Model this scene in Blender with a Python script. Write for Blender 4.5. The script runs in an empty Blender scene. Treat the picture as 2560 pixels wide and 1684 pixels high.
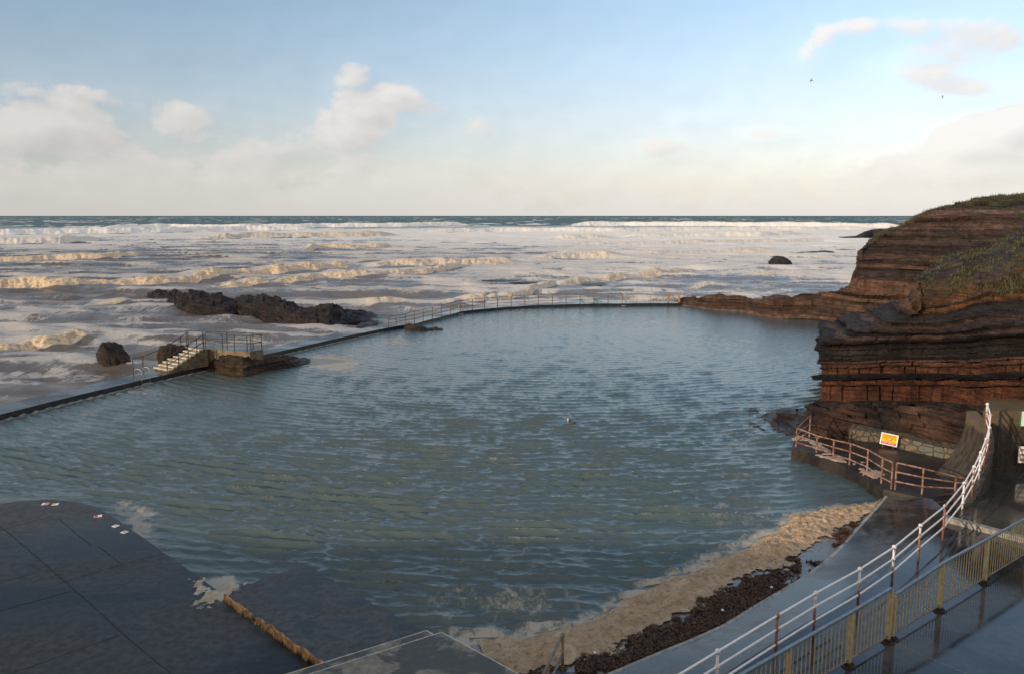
import bpy, bmesh, math, random
import numpy as np
from mathutils import Vector
random.seed(5)
rng = np.random.default_rng(7)
SC = bpy.context.scene
COL = SC.collection
R = math.radians
# ------------------------------------------------------------------ camera
FPX, PITCH, HC = 2076.0, R(8.28), 10.5
cam = bpy.data.cameras.new('camera'); camo = bpy.data.objects.new('camera', cam); COL.objects.link(camo)
cam.sensor_width = 36; cam.lens = FPX/2560*36; cam.clip_start = .1; cam.clip_end = 90000
camo.location = (0, 0, HC); camo.rotation_euler = (math.pi/2-PITCH, 0, 0)
SC.camera = camo
def P(px, py, z=None, Y=None):
    dx, dy = (px-1280)/FPX, (842-py)/FPX
    d = Vector((dx, math.cos(PITCH)+math.sin(PITCH)*dy, -math.sin(PITCH)+math.cos(PITCH)*dy))
    t = (z-HC)/d.z if z is not None else Y/d.y
    return Vector((t*d.x, t*d.y, HC+t*d.z))
# ------------------------------------------------------------------ world, sun, exposure
SUN_AZ, SUN_EL = R(-128), R(13)           # azimuth clockwise from +Y
world = bpy.data.worlds.new('World'); SC.world = world; world.use_nodes = True
class NT:
    """tiny expression builder over a node tree"""
    def __init__(s, nt): s.nt = nt
    def n(s, t, **k):
        o = s.nt.nodes.new(t)
        for a, v in k.items(): setattr(o, a, v)
        return o
    def link(s, v, sock):
        if isinstance(v, (int, float)): sock.default_value = v
        elif isinstance(v, tuple):
            sock.default_value = v if len(v) == len(sock.default_value) else v+(1,)
        else: s.nt.links.new(v, sock)
    def m(s, op, a, b=0.0, c=None, clamp=False):
        o = s.n('ShaderNodeMath', operation=op, use_clamp=clamp)
        s.link(a, o.inputs[0]); s.link(b, o.inputs[1])
        if c is not None: s.link(c, o.inputs[2])
        return o.outputs[0]
    def mix(s, f, a, b, mode='MIX'):
        o = s.n('ShaderNodeMix', data_type='RGBA', blend_type=mode, clamp_factor=True)
        s.link(f, o.inputs[0]); s.link(a, o.inputs[6]); s.link(b, o.inputs[7])
        return o.outputs[2]
    def sm(s, v, lo, hi, a=0.0, b=1.0):
        o = s.n('ShaderNodeMapRange', interpolation_type='SMOOTHSTEP')
        for i, x in enumerate((v, lo, hi, a, b)): s.link(x, o.inputs[i])
        return o.outputs[0]
    def noise(s, vec, scale, detail=4.0, rough=.55, out=0, dist=0.0):
        o = s.n('ShaderNodeTexNoise')
        if vec is not None: s.link(vec, o.inputs['Vector'])
        for k, x in (('Scale', scale), ('Detail', detail), ('Roughness', rough), ('Distortion', dist)): o.inputs[k].default_value = x
        return o.outputs[out]
    def vec(s, x, y, z=0.0):
        o = s.n('ShaderNodeCombineXYZ')
        for i, v in enumerate((x, y, z)): s.link(v, o.inputs[i])
        return o.outputs[0]
    def scale(s, v, k):
        o = s.n('ShaderNodeVectorMath', operation='MULTIPLY'); s.link(v, o.inputs[0]); o.inputs[1].default_value = k
        return o.outputs[0]
W = NT(world.node_tree); world.node_tree.nodes.clear()
sky = W.n('ShaderNodeTexSky', sky_type='NISHITA', sun_disc=False, sun_elevation=SUN_EL, sun_rotation=SUN_AZ,
          altitude=0, air_density=1.0, dust_density=1.0, ozone_density=1.0)
tc = W.n('ShaderNodeTexCoord'); sep = W.n('ShaderNodeSeparateXYZ'); W.link(tc.outputs['Generated'], sep.inputs[0])
dx_, dy_, dz_ = sep.outputs
AZ = W.m('ARCTAN2', dx_, dy_); EL = W.m('ARCSINE', dz_)
def azel(px, py):
    v = P(px, py, Y=100.0)-Vector((0, 0, HC)); v.normalize()
    return math.atan2(v.x, v.y), math.asin(v.z)
BLOBS = [  # cumulus masses: source pixel, radii in px, weight
 (855,180,55,45,.85),(930,225,95,50,.9),(1010,260,95,45,.75),(865,300,60,55,.95),(920,310,60,40,.8),
 (110,225,90,32,.85),(260,250,90,35,.75),(45,315,60,45,.9),(150,320,90,50,1.0),(490,300,80,45,.65),
 (310,10,80,40,.5),(1180,305,60,60,.7),
 (2030,120,45,45,.9),(2110,75,60,34,1.1),(2220,62,100,24,.85),(2385,150,115,78,1.4),(2510,40,100,55,.95),
 (1690,288,30,20,.8),(1900,332,62,18,.95),(2480,330,110,42,1.1),(2545,310,50,30,1.2),(2350,400,160,40,.9),(1440,215,60,40,.35),(1640,370,60,30,.6)]
def density(az, el):
    nv = W.vec(W.m('MULTIPLY', az, 11.0), W.m('MULTIPLY', el, 19.0))
    n = W.noise(nv, 1.0, 8.0, .58, dist=.25)
    d = W.m('MULTIPLY', W.m('SUBTRACT', n, .5), 5.4)
    # low bank: its top edge is higher at the left and at the far right
    top = W.m('ADD', W.sm(az, -.35, .22, .096, .062), W.sm(az, .36, .55, 0.0, .035))
    bank = W.m('DIVIDE', W.m('SUBTRACT', top, el), .046)
    bank = W.m('MAXIMUM', W.m('MINIMUM', bank, 1.6), -1.45)
    d = W.m('ADD', d, bank)
    for px, py, rx, ry, w in BLOBS:
        a0, e0 = azel(px, py); ra, re = rx/FPX*1.35, ry/FPX*1.35
        u = W.m('DIVIDE', W.m('SUBTRACT', az, a0), ra); v = W.m('DIVIDE', W.m('SUBTRACT', el, e0), re)
        q = W.m('SUBTRACT', 1.0, W.m('ADD', W.m('MULTIPLY', u, u), W.m('MULTIPLY', v, v)))
        d = W.m('ADD', d, W.m('MULTIPLY', W.m('MAXIMUM', q, 0.0), w*1.75))
    return d
d0 = density(AZ, EL)
d1 = density(W.m('SUBTRACT', AZ, .016), W.m('ADD', EL, .012))
mask = W.sm(d0, -.35, 1.05)
lit = W.m('ADD', .50, W.m('MULTIPLY', W.m('SUBTRACT', d0, d1), .34), clamp=True)
side = W.sm(AZ, -.55, .45)
gain = W.m('MULTIPLY', W.sm(AZ, -.6, .4, .72, .93), 4.5)
cl_col = W.mix(lit, (.60, .575, .565), (.86, .81, .765))
low = W.m('POWER', 2.718, W.m('MULTIPLY', W.m('MAXIMUM', EL, 0.0), -17.0))   # haze band on the horizon
cl_col = W.mix(W.m('MULTIPLY', low, 1.0), cl_col, (.71, .69, .66))
cl = W.n('ShaderNodeVectorMath', operation='SCALE'); W.link(cl_col, cl.inputs[0]); W.link(gain, cl.inputs['Scale'])
skyc = W.mix(1.0, sky.outputs[0], W.mix(W.sm(AZ, -.62, .45), (.45, .54, .60), (.70, .75, .79)), 'MULTIPLY')
skyc = W.mix(1.0, skyc, W.mix(W.sm(EL, .02, .30), (1.04, .92, 1.06), (1.0, 1.0, 1.0)), 'MULTIPLY')
mask = W.m('MAXIMUM', mask, W.m('MULTIPLY', W.m('POWER', 2.718, W.m('MULTIPLY', W.m('MAXIMUM', EL, 0.0), -7.5)), .95))
mask = W.m('MULTIPLY', mask, W.sm(EL, .30, .45, 1.0, .35))
fin = W.mix(W.m('MULTIPLY', mask, .88), skyc, cl.outputs[0])
# added brightness overhead and behind the viewpoint, unseen, to raise the fill light
sky_fill = W.m('MAXIMUM', W.sm(EL, .9, 1.3), W.sm(dy_, .15, -.3))
fin = W.mix(W.m('MULTIPLY', sky_fill, .72), fin, (3.5, 3.3, 3.1))
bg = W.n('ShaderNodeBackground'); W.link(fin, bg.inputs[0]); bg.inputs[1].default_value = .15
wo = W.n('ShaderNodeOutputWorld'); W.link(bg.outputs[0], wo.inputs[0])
sun = bpy.data.lights.new('sun', 'SUN'); sun.energy = 2.0; sun.angle = R(.53); sun.color = (1, .80, .58)
suno = bpy.data.objects.new('sun', sun); COL.objects.link(suno)
sdir = Vector((math.sin(SUN_AZ)*math.cos(SUN_EL), math.cos(SUN_AZ)*math.cos(SUN_EL), math.sin(SUN_EL)))
suno.rotation_euler = sdir.to_track_quat('Z', 'Y').to_euler(); suno.location = sdir*200
vs = SC.view_settings; vs.view_transform = 'Standard'; vs.look = 'None'; vs.exposure = 0.90; vs.gamma = 1.0
# ------------------------------------------------------------------ numeric noise
def _h(ix, iy, iz, seed):
    h = (ix.astype(np.uint32)*np.uint32(374761393) + iy.astype(np.uint32)*np.uint32(668265263)
         + iz.astype(np.uint32)*np.uint32(2147483647) + np.uint32((seed*974711+12345) & 0xffffffff))
    h = (h ^ (h >> np.uint32(13)))*np.uint32(1274126177); h = (h ^ (h >> np.uint32(15)))*np.uint32(2246822519)
    return ((h ^ (h >> np.uint32(16))).astype(np.float64))/4294967295.0
def vn(x, y, seed=0, z=None):
    x = np.asarray(x, float); y = np.asarray(y, float)
    xi, yi = np.floor(x).astype(np.int64), np.floor(y).astype(np.int64)
    fx, fy = x-xi, y-yi; fx = fx*fx*(3-2*fx); fy = fy*fy*(3-2*fy)
    if z is None:
        zi = np.zeros_like(xi)
        a = _h(xi, yi, zi, seed)*(1-fx)+_h(xi+1, yi, zi, seed)*fx; b = _h(xi, yi+1, zi, seed)*(1-fx)+_h(xi+1, yi+1, zi, seed)*fx
        return a*(1-fy)+b*fy
    z = np.asarray(z, float); zi = np.floor(z).astype(np.int64); fz = z-zi; fz = fz*fz*(3-2*fz); r = 0
    for k, w in ((0, 1-fz), (1, fz)):
        a = _h(xi, yi, zi+k, seed)*(1-fx)+_h(xi+1, yi, zi+k, seed)*fx; b = _h(xi, yi+1, zi+k, seed)*(1-fx)+_h(xi+1, yi+1, zi+k, seed)*fx
        r = r+(a*(1-fy)+b*fy)*w
    return r
def fbm(x, y, o=4, seed=0, z=None, g=.5):
    s, a, t = 0, 1.0, 0
    for i in range(o):
        k = 2.03**i
        s = s+a*vn(x*k+i*17.3, y*k-i*9.1, seed+i, None if z is None else z*k+i*5.7); t += a; a *= g
    return s/t            # 0..1, mean .5
def sstep(v, a, b):
    t = np.clip((v-a)/(b-a), 0, 1); return t*t*(3-2*t)
# ------------------------------------------------------------------ object helpers
def tag(o, label=None, cat=None, group=None, kind=None):
    if label: o['label'] = label
    if cat: o['category'] = cat
    if group: o['group'] = group
    if kind: o['kind'] = kind
    return o
def link(name, me, mat=None, parent=None, loc=None):
    o = bpy.data.objects.new(name, me); COL.objects.link(o)
    if mat is not None and me is not None: me.materials.append(mat)
    if parent is not None: o.parent = parent
    if loc is not None: o.location = loc
    return o
def empty(name, loc=(0, 0, 0), rz=0.0):
    o = bpy.data.objects.new(name, None); COL.objects.link(o); o.location = loc; o.rotation_euler = (0, 0, rz)
    o.empty_display_size = .3
    return o
def bm_obj(name, bm, mat, parent=None, smooth=False, loc=None):
    me = bpy.data.meshes.new(name); bmesh.ops.recalc_face_normals(bm, faces=bm.faces[:]); bm.to_mesh(me); bm.free()
    if smooth: me.polygons.foreach_set('use_smooth', [True]*len(me.polygons))
    return link(name, me, mat, parent, loc)
def copy_tree(o, parent=None):
    c = o.copy(); COL.objects.link(c)
    if parent is not None: c.parent = parent
    for ch in list(o.children): copy_tree(ch, c)
    return c
def grid_mesh(name, pts, mat, cols=None, attrs=None, smooth=True, keep=None, parent=None):
    """pts (nu,nv,3) -> one mesh; cols (nu,nv,3) float colour; attrs {name:(nu,nv)}; keep (nu,nv) vertex mask"""
    nu, nv = pts.shape[:2]
    idx = np.arange(nu*nv).reshape(nu, nv)
    q = np.stack([idx[:-1, :-1], idx[1:, :-1], idx[1:, 1:], idx[:-1, 1:]], -1).reshape(-1, 4)
    V = pts.reshape(-1, 3)
    sel = None
    if keep is not None:
        q = q[keep.reshape(-1)[q].all(1)]
        sel = np.unique(q); rm = np.full(nu*nv, -1); rm[sel] = np.arange(len(sel)); q = rm[q]; V = V[sel]
    me = bpy.data.meshes.new(name)
    me.vertices.add(len(V)); me.vertices.foreach_set('co', V.astype(np.float32).ravel())
    me.loops.add(q.size); me.loops.foreach_set('vertex_index', q.astype(np.int32).ravel())
    me.polygons.add(len(q)); me.polygons.foreach_set('loop_start', np.arange(0, q.size, 4, dtype=np.int32))
    me.polygons.foreach_set('use_smooth', np.full(len(q), smooth))
    me.update(calc_edges=True)
    if cols is not None:
        c = cols.reshape(-1, 3); c = c if sel is None else c[sel]
        a = me.color_attributes.new('col', 'FLOAT_COLOR', 'POINT'); a.data.foreach_set('color', np.c_[c, np.ones(len(c))].astype(np.float32).ravel())
    for k, v in (attrs or {}).items():
        v = v.reshape(-1); v = v if sel is None else v[sel]
        a = me.attributes.new(k, 'FLOAT', 'POINT'); a.data.foreach_set('value', v.astype(np.float32))
    return link(name, me, mat, parent)
def add_box(bm, c, s, rz=0.0, bev=0.0):
    r = bmesh.ops.create_cube(bm, size=1.0); vs_ = r['verts']
    ca, sa = math.cos(rz), math.sin(rz)
    for v in vs_:
        x, y, z = v.co.x*s[0], v.co.y*s[1], v.co.z*s[2]
        v.co = Vector((c[0]+x*ca-y*sa, c[1]+x*sa+y*ca, c[2]+z))
    if bev:
        es = list({e for v in vs_ for e in v.link_edges})
        bmesh.ops.bevel(bm, geom=es, offset=bev, segments=2, affect='EDGES')
def add_tube(bm, pts, r, n=8, cap=True):
    pts = [Vector(p) for p in pts]; rings = []
    for i, p in enumerate(pts):
        d = (pts[min(i+1, len(pts)-1)]-pts[max(i-1, 0)]).normalized()
        a = d.cross(Vector((0, 0, 1)))
        a = Vector((1, 0, 0)) if a.length < 1e-3 else a.normalized()
        b = d.cross(a).normalized(); rr = r[i] if isinstance(r, (list, tuple)) else r
        rings.append([bm.verts.new(p+a*rr*math.cos(2*math.pi*k/n)+b*rr*math.sin(2*math.pi*k/n)) for k in range(n)])
    for i in range(len(rings)-1):
        for k in range(n): bm.faces.new((rings[i][k], rings[i][(k+1) % n], rings[i+1][(k+1) % n], rings[i+1][k]))
    if cap: bm.faces.new(rings[0][::-1]); bm.faces.new(rings[-1])
def add_ball(bm, c, r, sz=1.0):
    q = bmesh.ops.create_uvsphere(bm, u_segments=12, v_segments=8, radius=r)
    for v in q['verts']: v.co = Vector((v.co.x+c[0], v.co.y+c[1], v.co.z*sz+c[2]))
def prism(bm, poly, z0, z1, tops=None):
    b = [bm.verts.new((p[0], p[1], z0)) for p in poly]
    t = [bm.verts.new((p[0], p[1], z1 if tops is None else tops[i])) for i, p in enumerate(poly)]
    n = len(poly); bm.faces.new(t); bm.faces.new(b[::-1])
    for i in range(n): bm.faces.new((b[i], b[(i+1) % n], t[(i+1) % n], t[i]))
# ------------------------------------------------------------------ materials
def new_mat(name):
    m = bpy.data.materials.new(name); m.use_nodes = True; nt = m.node_tree; nt.nodes.clear()
    N = NT(nt); b = N.n('ShaderNodeBsdfPrincipled'); o = N.n('ShaderNodeOutputMaterial'); nt.links.new(b.outputs[0], o.inputs[0])
    g = N.n('ShaderNodeNewGeometry')
    return m, N, b, g.outputs['Position']
def bump(N, b, h, strength=.5, dist=.05):
    k = N.n('ShaderNodeBump'); k.inputs['Strength'].default_value = strength; k.inputs['Distance'].default_value = dist
    N.link(h, k.inputs['Height']); N.nt.links.new(k.outputs[0], b.inputs['Normal'])
def attr(N, name): return N.n('ShaderNodeAttribute', attribute_name=name)
def simple(name, c1, c2, scale=8.0, rough=.6, metal=0.0, bs=.2, bd=.01, lo=.35, hi=.65):
    m, N, b, pos = new_mat(name)
    n = N.noise(pos, scale, 6, .6)
    N.link(N.mix(N.sm(n, lo, hi), c1, c2), b.inputs['Base Color']); b.inputs['Roughness'].default_value = rough; b.inputs['Metallic'].default_value = metal
    if bs: bump(N, b, N.noise(pos, scale*5, 4), bs, bd)
    return m
M = {}
# rock: layer colours come with the mesh, weathering from noise
m, N, b, pos = new_mat('rock')
a = attr(N, 'col').outputs['Color']
n1 = N.noise(pos, 1.3, 8, .65); n2 = N.noise(pos, 9, 6, .7)
bed = N.noise(N.scale(pos, (.22, .22, 7.0)), 1.6, 9, .72, dist=.15)
v = N.m('MULTIPLY', N.m('MULTIPLY', N.sm(n1, .3, .7, .6, 1.4), N.sm(n2, .3, .7, .65, 1.35)), N.sm(bed, .36, .62, .45, 1.3))
cv = N.n('ShaderNodeVectorMath', operation='SCALE'); N.link(a, cv.inputs[0]); N.link(v, cv.inputs['Scale'])
N.link(cv.outputs[0], b.inputs['Base Color'])
wet = attr(N, 'wet').outputs['Fac']; b.inputs['Specular IOR Level'].default_value = .22
N.link(N.m('SUBTRACT', .75, N.m('MULTIPLY', wet, N.sm(n2, .3, .7, .2, .5))), b.inputs['Roughness'])
sc = N.scale(pos, (1, 1, 5)); bump(N, b, N.m('ADD', N.noise(sc, 3, 8, .7), N.m('ADD', N.m('MULTIPLY', N.noise(pos, 14, 5, .7), .5), bed)), 1.0, .12)
M['rock'] = m
# wet concrete of the decks
def wet_concrete(name, c1, c2, rlo, rhi, stain=(.02, .021, .022), wetscale=.5, bs=.15, streak=None, thr=(.42, .6), spec=.5):
    m, N, b, pos = new_mat(name)
    q = pos if streak is None else N.scale(pos, streak)
    n1 = N.noise(q, wetscale, 8, .62, dist=.4); n2 = N.noise(pos, 5, 6, .65); n3 = N.noise(pos, 40, 4, .6)
    c = N.mix(N.sm(n2, .3, .7), c1, c2); c = N.mix(N.m('MULTIPLY', N.sm(n1, thr[0], thr[1]), .8), c, stain)
    c = N.mix(N.sm(n3, .6, .75, 0, .25), c, (.22, .21, .19))
    N.link(c, b.inputs['Base Color']); N.link(N.sm(n1, thr[0]-.05, thr[1], rhi, rlo), b.inputs['Roughness'])
    b.inputs['Specular IOR Level'].default_value = spec
    bump(N, b, N.m('ADD', n2, N.m('MULTIPLY', n3, .3)), bs, .012)
    return m
M['deck'] = wet_concrete('deck', (.075, .072, .068), (.045, .044, .043), .03, .16, bs=.07, wetscale=.45)
M['apron'] = wet_concrete('apron', (.085, .076, .067), (.052, .047, .042), .10, .34, bs=.2)
M['paving'] = wet_concrete('paving', (.080, .079, .076), (.038, .038, .038), .22, .6, stain=(.013, .0135, .014), wetscale=.24, bs=.5, streak=(.5, 1.6, 1), spec=.2, thr=(.40, .62))
M['slab'] = wet_concrete('slab', (.075, .072, .070), (.034, .033, .033), .35, .65, stain=(.007, .007, .007), wetscale=.9, bs=.8, thr=(.47, .56))
M['lichen'] = wet_concrete('lichen_concrete', (.24, .215, .165), (.13, .12, .095), .55, .8, stain=(.03, .031, .032), wetscale=.75, bs=.6, thr=(.49, .55))
M['wet_dark'] = wet_concrete('wet_dark', (.040, .028, .019), (.020, .015, .012), .34, .6, stain=(.010, .009, .009), bs=.5, wetscale=.8)
M['kerb'] = simple('kerb', (.30, .28, .24), (.16, .15, .13), 6, .6)
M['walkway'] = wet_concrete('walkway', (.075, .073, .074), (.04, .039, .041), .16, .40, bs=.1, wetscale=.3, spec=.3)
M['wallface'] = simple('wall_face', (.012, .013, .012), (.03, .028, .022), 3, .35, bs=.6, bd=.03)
M['warmconc'] = simple('warm_concrete', (.20, .14, .08), (.10, .068, .04), 3, .7, bs=.5, bd=.02)
M['tread'] = simple('tread', (.62, .57, .47), (.38, .33, .26), 5, .55)
M['white'] = simple('white_paint', (.80, .76, .74), (.55, .50, .47), 7, .35, bs=.1, lo=.55, hi=.8)
M['galv'] = simple('galvanised', (.30, .31, .32), (.22, .22, .22), 10, .35, .6)
M['beige'] = simple('beige_paint', (.60, .46, .24), (.44, .32, .16), 9, .45)
M['rustrail'] = simple('rusty_rail', (.30, .20, .145), (.17, .055, .028), 5, .7, lo=.42, hi=.6)
M['rail'] = simple('dull_rail', (.20, .155, .11), (.11, .07, .05), 6, .5)
M['railpale'] = simple('pale_rail', (.42, .36, .28), (.24, .18, .13), 6, .5)
M['darkrail'] = simple('dark_rail', (.055, .05, .045), (.03, .025, .02), 6, .45)
M['ladder'] = simple('ladder_steel', (.55, .50, .42), (.36, .3, .23), 6, .35, .3)
M['orange'] = simple('faded_board', (.42, .24, .09), (.3, .15, .06), 8, .6)
M['teal'] = simple('teal_cord', (.02, .22, .17), (.01, .12, .10), 12, .6)
M['sign_white'] = simple('sign_white', (.82, .82, .80), (.74, .73, .71), 4, .4, bs=0)
M['sign_yellow'] = simple('sign_yellow', (.85, .50, .01), (.80, .44, .01), 4, .4, bs=0)
M['sign_red'] = simple('sign_red', (.62, .01, .015), (.55, .01, .015), 4, .4, bs=0)
M['sign_pink'] = simple('sign_pink', (.62, .34, .36), (.48, .22, .24), 20, .5, bs=0)
M['sign_black'] = simple('sign_black', (.03, .02, .01), (.04, .025, .01), 4, .5, bs=0)
M['sign_green'] = simple('sign_green', (.02, .30, .12), (.02, .25, .1), 4, .5, bs=0)
M['feather'] = simple('grey_feather', (.10, .10, .11), (.06, .06, .065), 30, .7, bs=0)
M['featherpale'] = simple('pale_feather', (.55, .52, .40), (.45, .42, .30), 30, .7, bs=0)
def post_mat(name, hi):
    # white paint gone to rust: rust patches from noise, more of them low on each post
    m, N, b, pos = new_mat(name); t = N.n('ShaderNodeTexCoord'); sp = N.n('ShaderNodeSeparateXYZ'); N.link(t.outputs['Object'], sp.inputs[0])
    oi = N.n('ShaderNodeObjectInfo')
    v = N.m('ADD', N.m('MULTIPLY', sp.outputs[2], -.35), N.m('ADD', N.noise(pos, 5, 6, .75), N.m('MULTIPLY', oi.outputs['Random'], .45)))
    r = N.sm(v, hi, hi+.14)
    rust = N.mix(N.noise(pos, 14, 4), (.22, .065, .035), (.36, .15, .075))
    N.link(N.mix(r, (.74, .70, .66), rust), b.inputs['Base Color']); b.inputs['Roughness'].default_value = .5
    return m
M['post'] = post_mat('rusting_white_post', .40)
# pool water
m, N, b, pos = new_mat('pool_water')
fo = attr(N, 'foam').outputs['Fac']; tb = attr(N, 'silt_sky_mix').outputs['Fac']
fn = N.noise(N.scale(pos, (1, .7, 1)), 3.2, 8, .68, dist=.8)
fn = N.m('ADD', fn, N.m('MULTIPLY', N.m('SUBTRACT', N.noise(pos, 11, 6, .75, dist=1.5), .5), .6))
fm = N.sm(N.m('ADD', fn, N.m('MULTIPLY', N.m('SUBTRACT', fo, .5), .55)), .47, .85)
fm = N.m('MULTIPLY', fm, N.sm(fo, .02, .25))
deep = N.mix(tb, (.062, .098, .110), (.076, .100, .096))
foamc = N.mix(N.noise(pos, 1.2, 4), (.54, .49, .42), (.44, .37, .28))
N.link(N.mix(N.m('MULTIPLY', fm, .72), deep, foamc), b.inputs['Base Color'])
N.link(N.m('ADD', .055, N.m('MULTIPLY', fm, .5)), b.inputs['Roughness']); b.inputs['IOR'].default_value = 1.333
rip = N.m('ADD', N.noise(N.scale(pos, (1, 1.5, 1)), 4.5, 5, .6), N.m('MULTIPLY', N.noise(pos, 17, 3, .6), .25))
bump(N, b, rip, .5, .05); M['pool'] = m
# sea
m, N, b, pos = new_mat('sea')
fo = attr(N, 'foam').outputs['Fac']; col = attr(N, 'col').outputs['Color']; wc = attr(N, 'white').outputs['Fac']
st = N.noise(N.scale(pos, (.55, .36, 1)), .8, 8, .74, dist=1.2)
st2 = N.noise(N.scale(pos, (.06, .10, 1)), 1.0, 8, .7, dist=.8)
st3 = N.noise(N.scale(pos, (.022, .012, 1)), 1.0, 6, .65, dist=.6)
fl = N.noise(N.scale(pos, (.5, .45, 1)), .42, 9, .66, dist=2.2)
fl = N.m('SUBTRACT', 1.0, N.m('MULTIPLY', N.m('ABSOLUTE', N.m('SUBTRACT', fl, .5)), 9.0), clamp=True)
fine = N.noise(N.scale(pos, (1.0, .5, 1)), 1.6, 6, .78, dist=1.0)
st = N.m('ADD', N.m('MULTIPLY', st, .75), N.m('ADD', N.m('MULTIPLY', fl, .26), N.m('MULTIPLY', N.m('SUBTRACT', fine, .42), .9)))
v = N.m('ADD', N.m('ADD', N.m('MULTIPLY', st, .45), N.m('ADD', N.m('MULTIPLY', st2, .35), N.m('MULTIPLY', st3, .2))), N.m('SUBTRACT', fo, .5))
fm = N.m('MULTIPLY', N.sm(v, .49, .69), N.sm(fo, .0, .1))
foamc = N.mix(wc, N.mix(N.noise(pos, .5, 5, .6), (.30, .282, .270), (.425, .405, .388)), (.82, .77, .71))
foamc = N.mix(attr(N, 'tan').outputs['Fac'], foamc, N.mix(N.sm(N.noise(pos, 2.4, 6, .7), .36, .60), (.40, .26, .14), (.80, .61, .41)))  # shaded gaps between the foam lumps painted as darker brown
N.link(N.mix(fm, col, foamc), b.inputs['Base Color'])
N.link(N.m('ADD', .10, N.m('MULTIPLY', fm, .55)), b.inputs['Roughness']); N.link(attr(N, 'gloss').outputs['Fac'], b.inputs['Specular IOR Level']); b.inputs['IOR'].default_value = 1.333
bump(N, b, N.m('ADD', st, N.m('MULTIPLY', N.noise(N.scale(pos, (.8, .8, 1)), 1.1, 9, .74), 1.6)), .45, .35); M['sea'] = m
# beach foam, seaweed, sand
m, N, b, pos = new_mat('thick_foam')
n = N.noise(pos, 2.2, 8, .65)
pit_shade = N.sm(N.noise(pos, 6.5, 8, .75), .34, .52)  # shade of small pits painted into the foam colour
N.link(N.mix(pit_shade, (.33, .21, .11), N.mix(N.sm(n, .3, .7), (.47, .315, .175), (.72, .55, .38))), b.inputs['Base Color']); b.inputs['Roughness'].default_value = .75
bump(N, b, N.m('ADD', N.noise(pos, 5, 8, .75), N.noise(pos, 22, 4, .6)), 1.0, .12); M['foam'] = m
M['seaweed'] = simple('seaweed', (.030, .017, .010), (.11, .055, .026), 7, .4, bs=.8, bd=.03)
M['sand'] = wet_concrete('wet_sand', (.16, .13, .10), (.10, .085, .07), .08, .35, stain=(.05, .043, .037), wetscale=.9, bs=.35)
M['grass'] = simple('grass', (.034, .038, .012), (.085, .062, .026), 2, .7, bs=0)
M['soil'] = simple('soil', (.06, .05, .03), (.05, .06, .025), .4, .9, bs=.6, bd=.1)
# rubble stone
m, N, b, pos = new_mat('rubble_stone')
vo = N.n('ShaderNodeTexVoronoi', feature='F1'); vo.inputs['Scale'].default_value = 2.6; N.link(N.scale(pos, (1, 1, 1.5)), vo.inputs['Vector'])
ve = N.n('ShaderNodeTexVoronoi', feature='DISTANCE_TO_EDGE'); ve.inputs['Scale'].default_value = 2.6; N.link(N.scale(pos, (1, 1, 1.5)), ve.inputs['Vector'])
sp = N.n('ShaderNodeSeparateColor'); N.link(vo.outputs['Color'], sp.inputs[0])
c = N.mix(sp.outputs[0], (.19, .135, .07), (.12, .085, .05)); c = N.mix(N.sm(sp.outputs[1], .6, .9), c, (.10, .10, .085))
c = N.mix(N.sm(N.noise(pos, 6, 6, .7), .4, .7, 0, .6), c, (.06, .045, .03))
joint = N.sm(ve.outputs['Distance'], .02, .09); N.link(N.mix(joint, (.05, .04, .028), c), b.inputs['Base Color']); b.inputs['Roughness'].default_value = .7
spz = N.n('ShaderNodeSeparateXYZ'); N.link(pos, spz.inputs[0])
bump(N, b, N.m('ADD', joint, N.m('MULTIPLY', N.noise(pos, 12, 5), .5)), .8, .04); M['stone'] = m
m2, N, b, pos = new_mat('dark_render')
spz = N.n('ShaderNodeSeparateXYZ'); N.link(pos, spz.inputs[0]); n = N.noise(pos, 1.6, 7, .65); n2 = N.noise(N.scale(pos, (6, 6, .5)), 1.0, 6, .6)
t = N.m('ADD', spz.outputs[2], N.m('MULTIPLY', N.m('SUBTRACT', n, .5), .5))
c = N.mix(N.sm(t, 2.45, 2.65), N.mix(N.sm(n2, .35, .65), (.026, .019, .012), (.070, .050, .030)), N.mix(n, (.16, .115, .065), (.075, .056, .034)))
N.link(c, b.inputs['Base Color']); b.inputs['Roughness'].default_value = .55; bump(N, b, N.m('ADD', n, N.noise(pos, 8, 6, .7)), .7, .05); M['tidewall'] = m2
# ================================================================== SETTING
def pip(x, y, poly):
    ins = np.zeros(x.shape, bool); n = len(poly)
    for i in range(n):
        x0, y0 = poly[i]; x1, y1 = poly[(i+1) % n]
        c = ((y0 > y) != (y1 > y)) & (x < (x1-x0)*(y-y0)/((y1-y0) if y1 != y0 else 1e-9)+x0); ins ^= c
    return ins
def offset(line, d):
    """shift an open plan polyline sideways; positive d goes to the left of its direction"""
    out = []
    for i in range(len(line)):
        a = Vector(line[max(i-1, 0)]).to_2d(); b = Vector(line[min(i+1, len(line)-1)]).to_2d(); t = (b-a).normalized()
        out.append(Vector((line[i][0]-t.y*d, line[i][1]+t.x*d)))
    return out
def seg_dist(x, y, line):
    d = np.full(x.shape, 1e9)
    for a, b in zip(line[:-1], line[1:]):
        ex, ey = b[0]-a[0], b[1]-a[1]; t = np.clip(((x-a[0])*ex+(y-a[1])*ey)/(ex*ex+ey*ey+1e-9), 0, 1)
        d = np.minimum(d, np.hypot(x-a[0]-t*ex, y-a[1]-t*ey))
    return d
def project(x, y, z=0.0):
    zz = z-HC; fw = y*math.cos(PITCH)-zz*math.sin(PITCH); up = y*math.sin(PITCH)+zz*math.cos(PITCH)
    fw = np.maximum(fw, 1); return 1280+FPX*x/fw, 842-FPX*up/fw
WZ = .30                                                  # top of the pool wall
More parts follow.
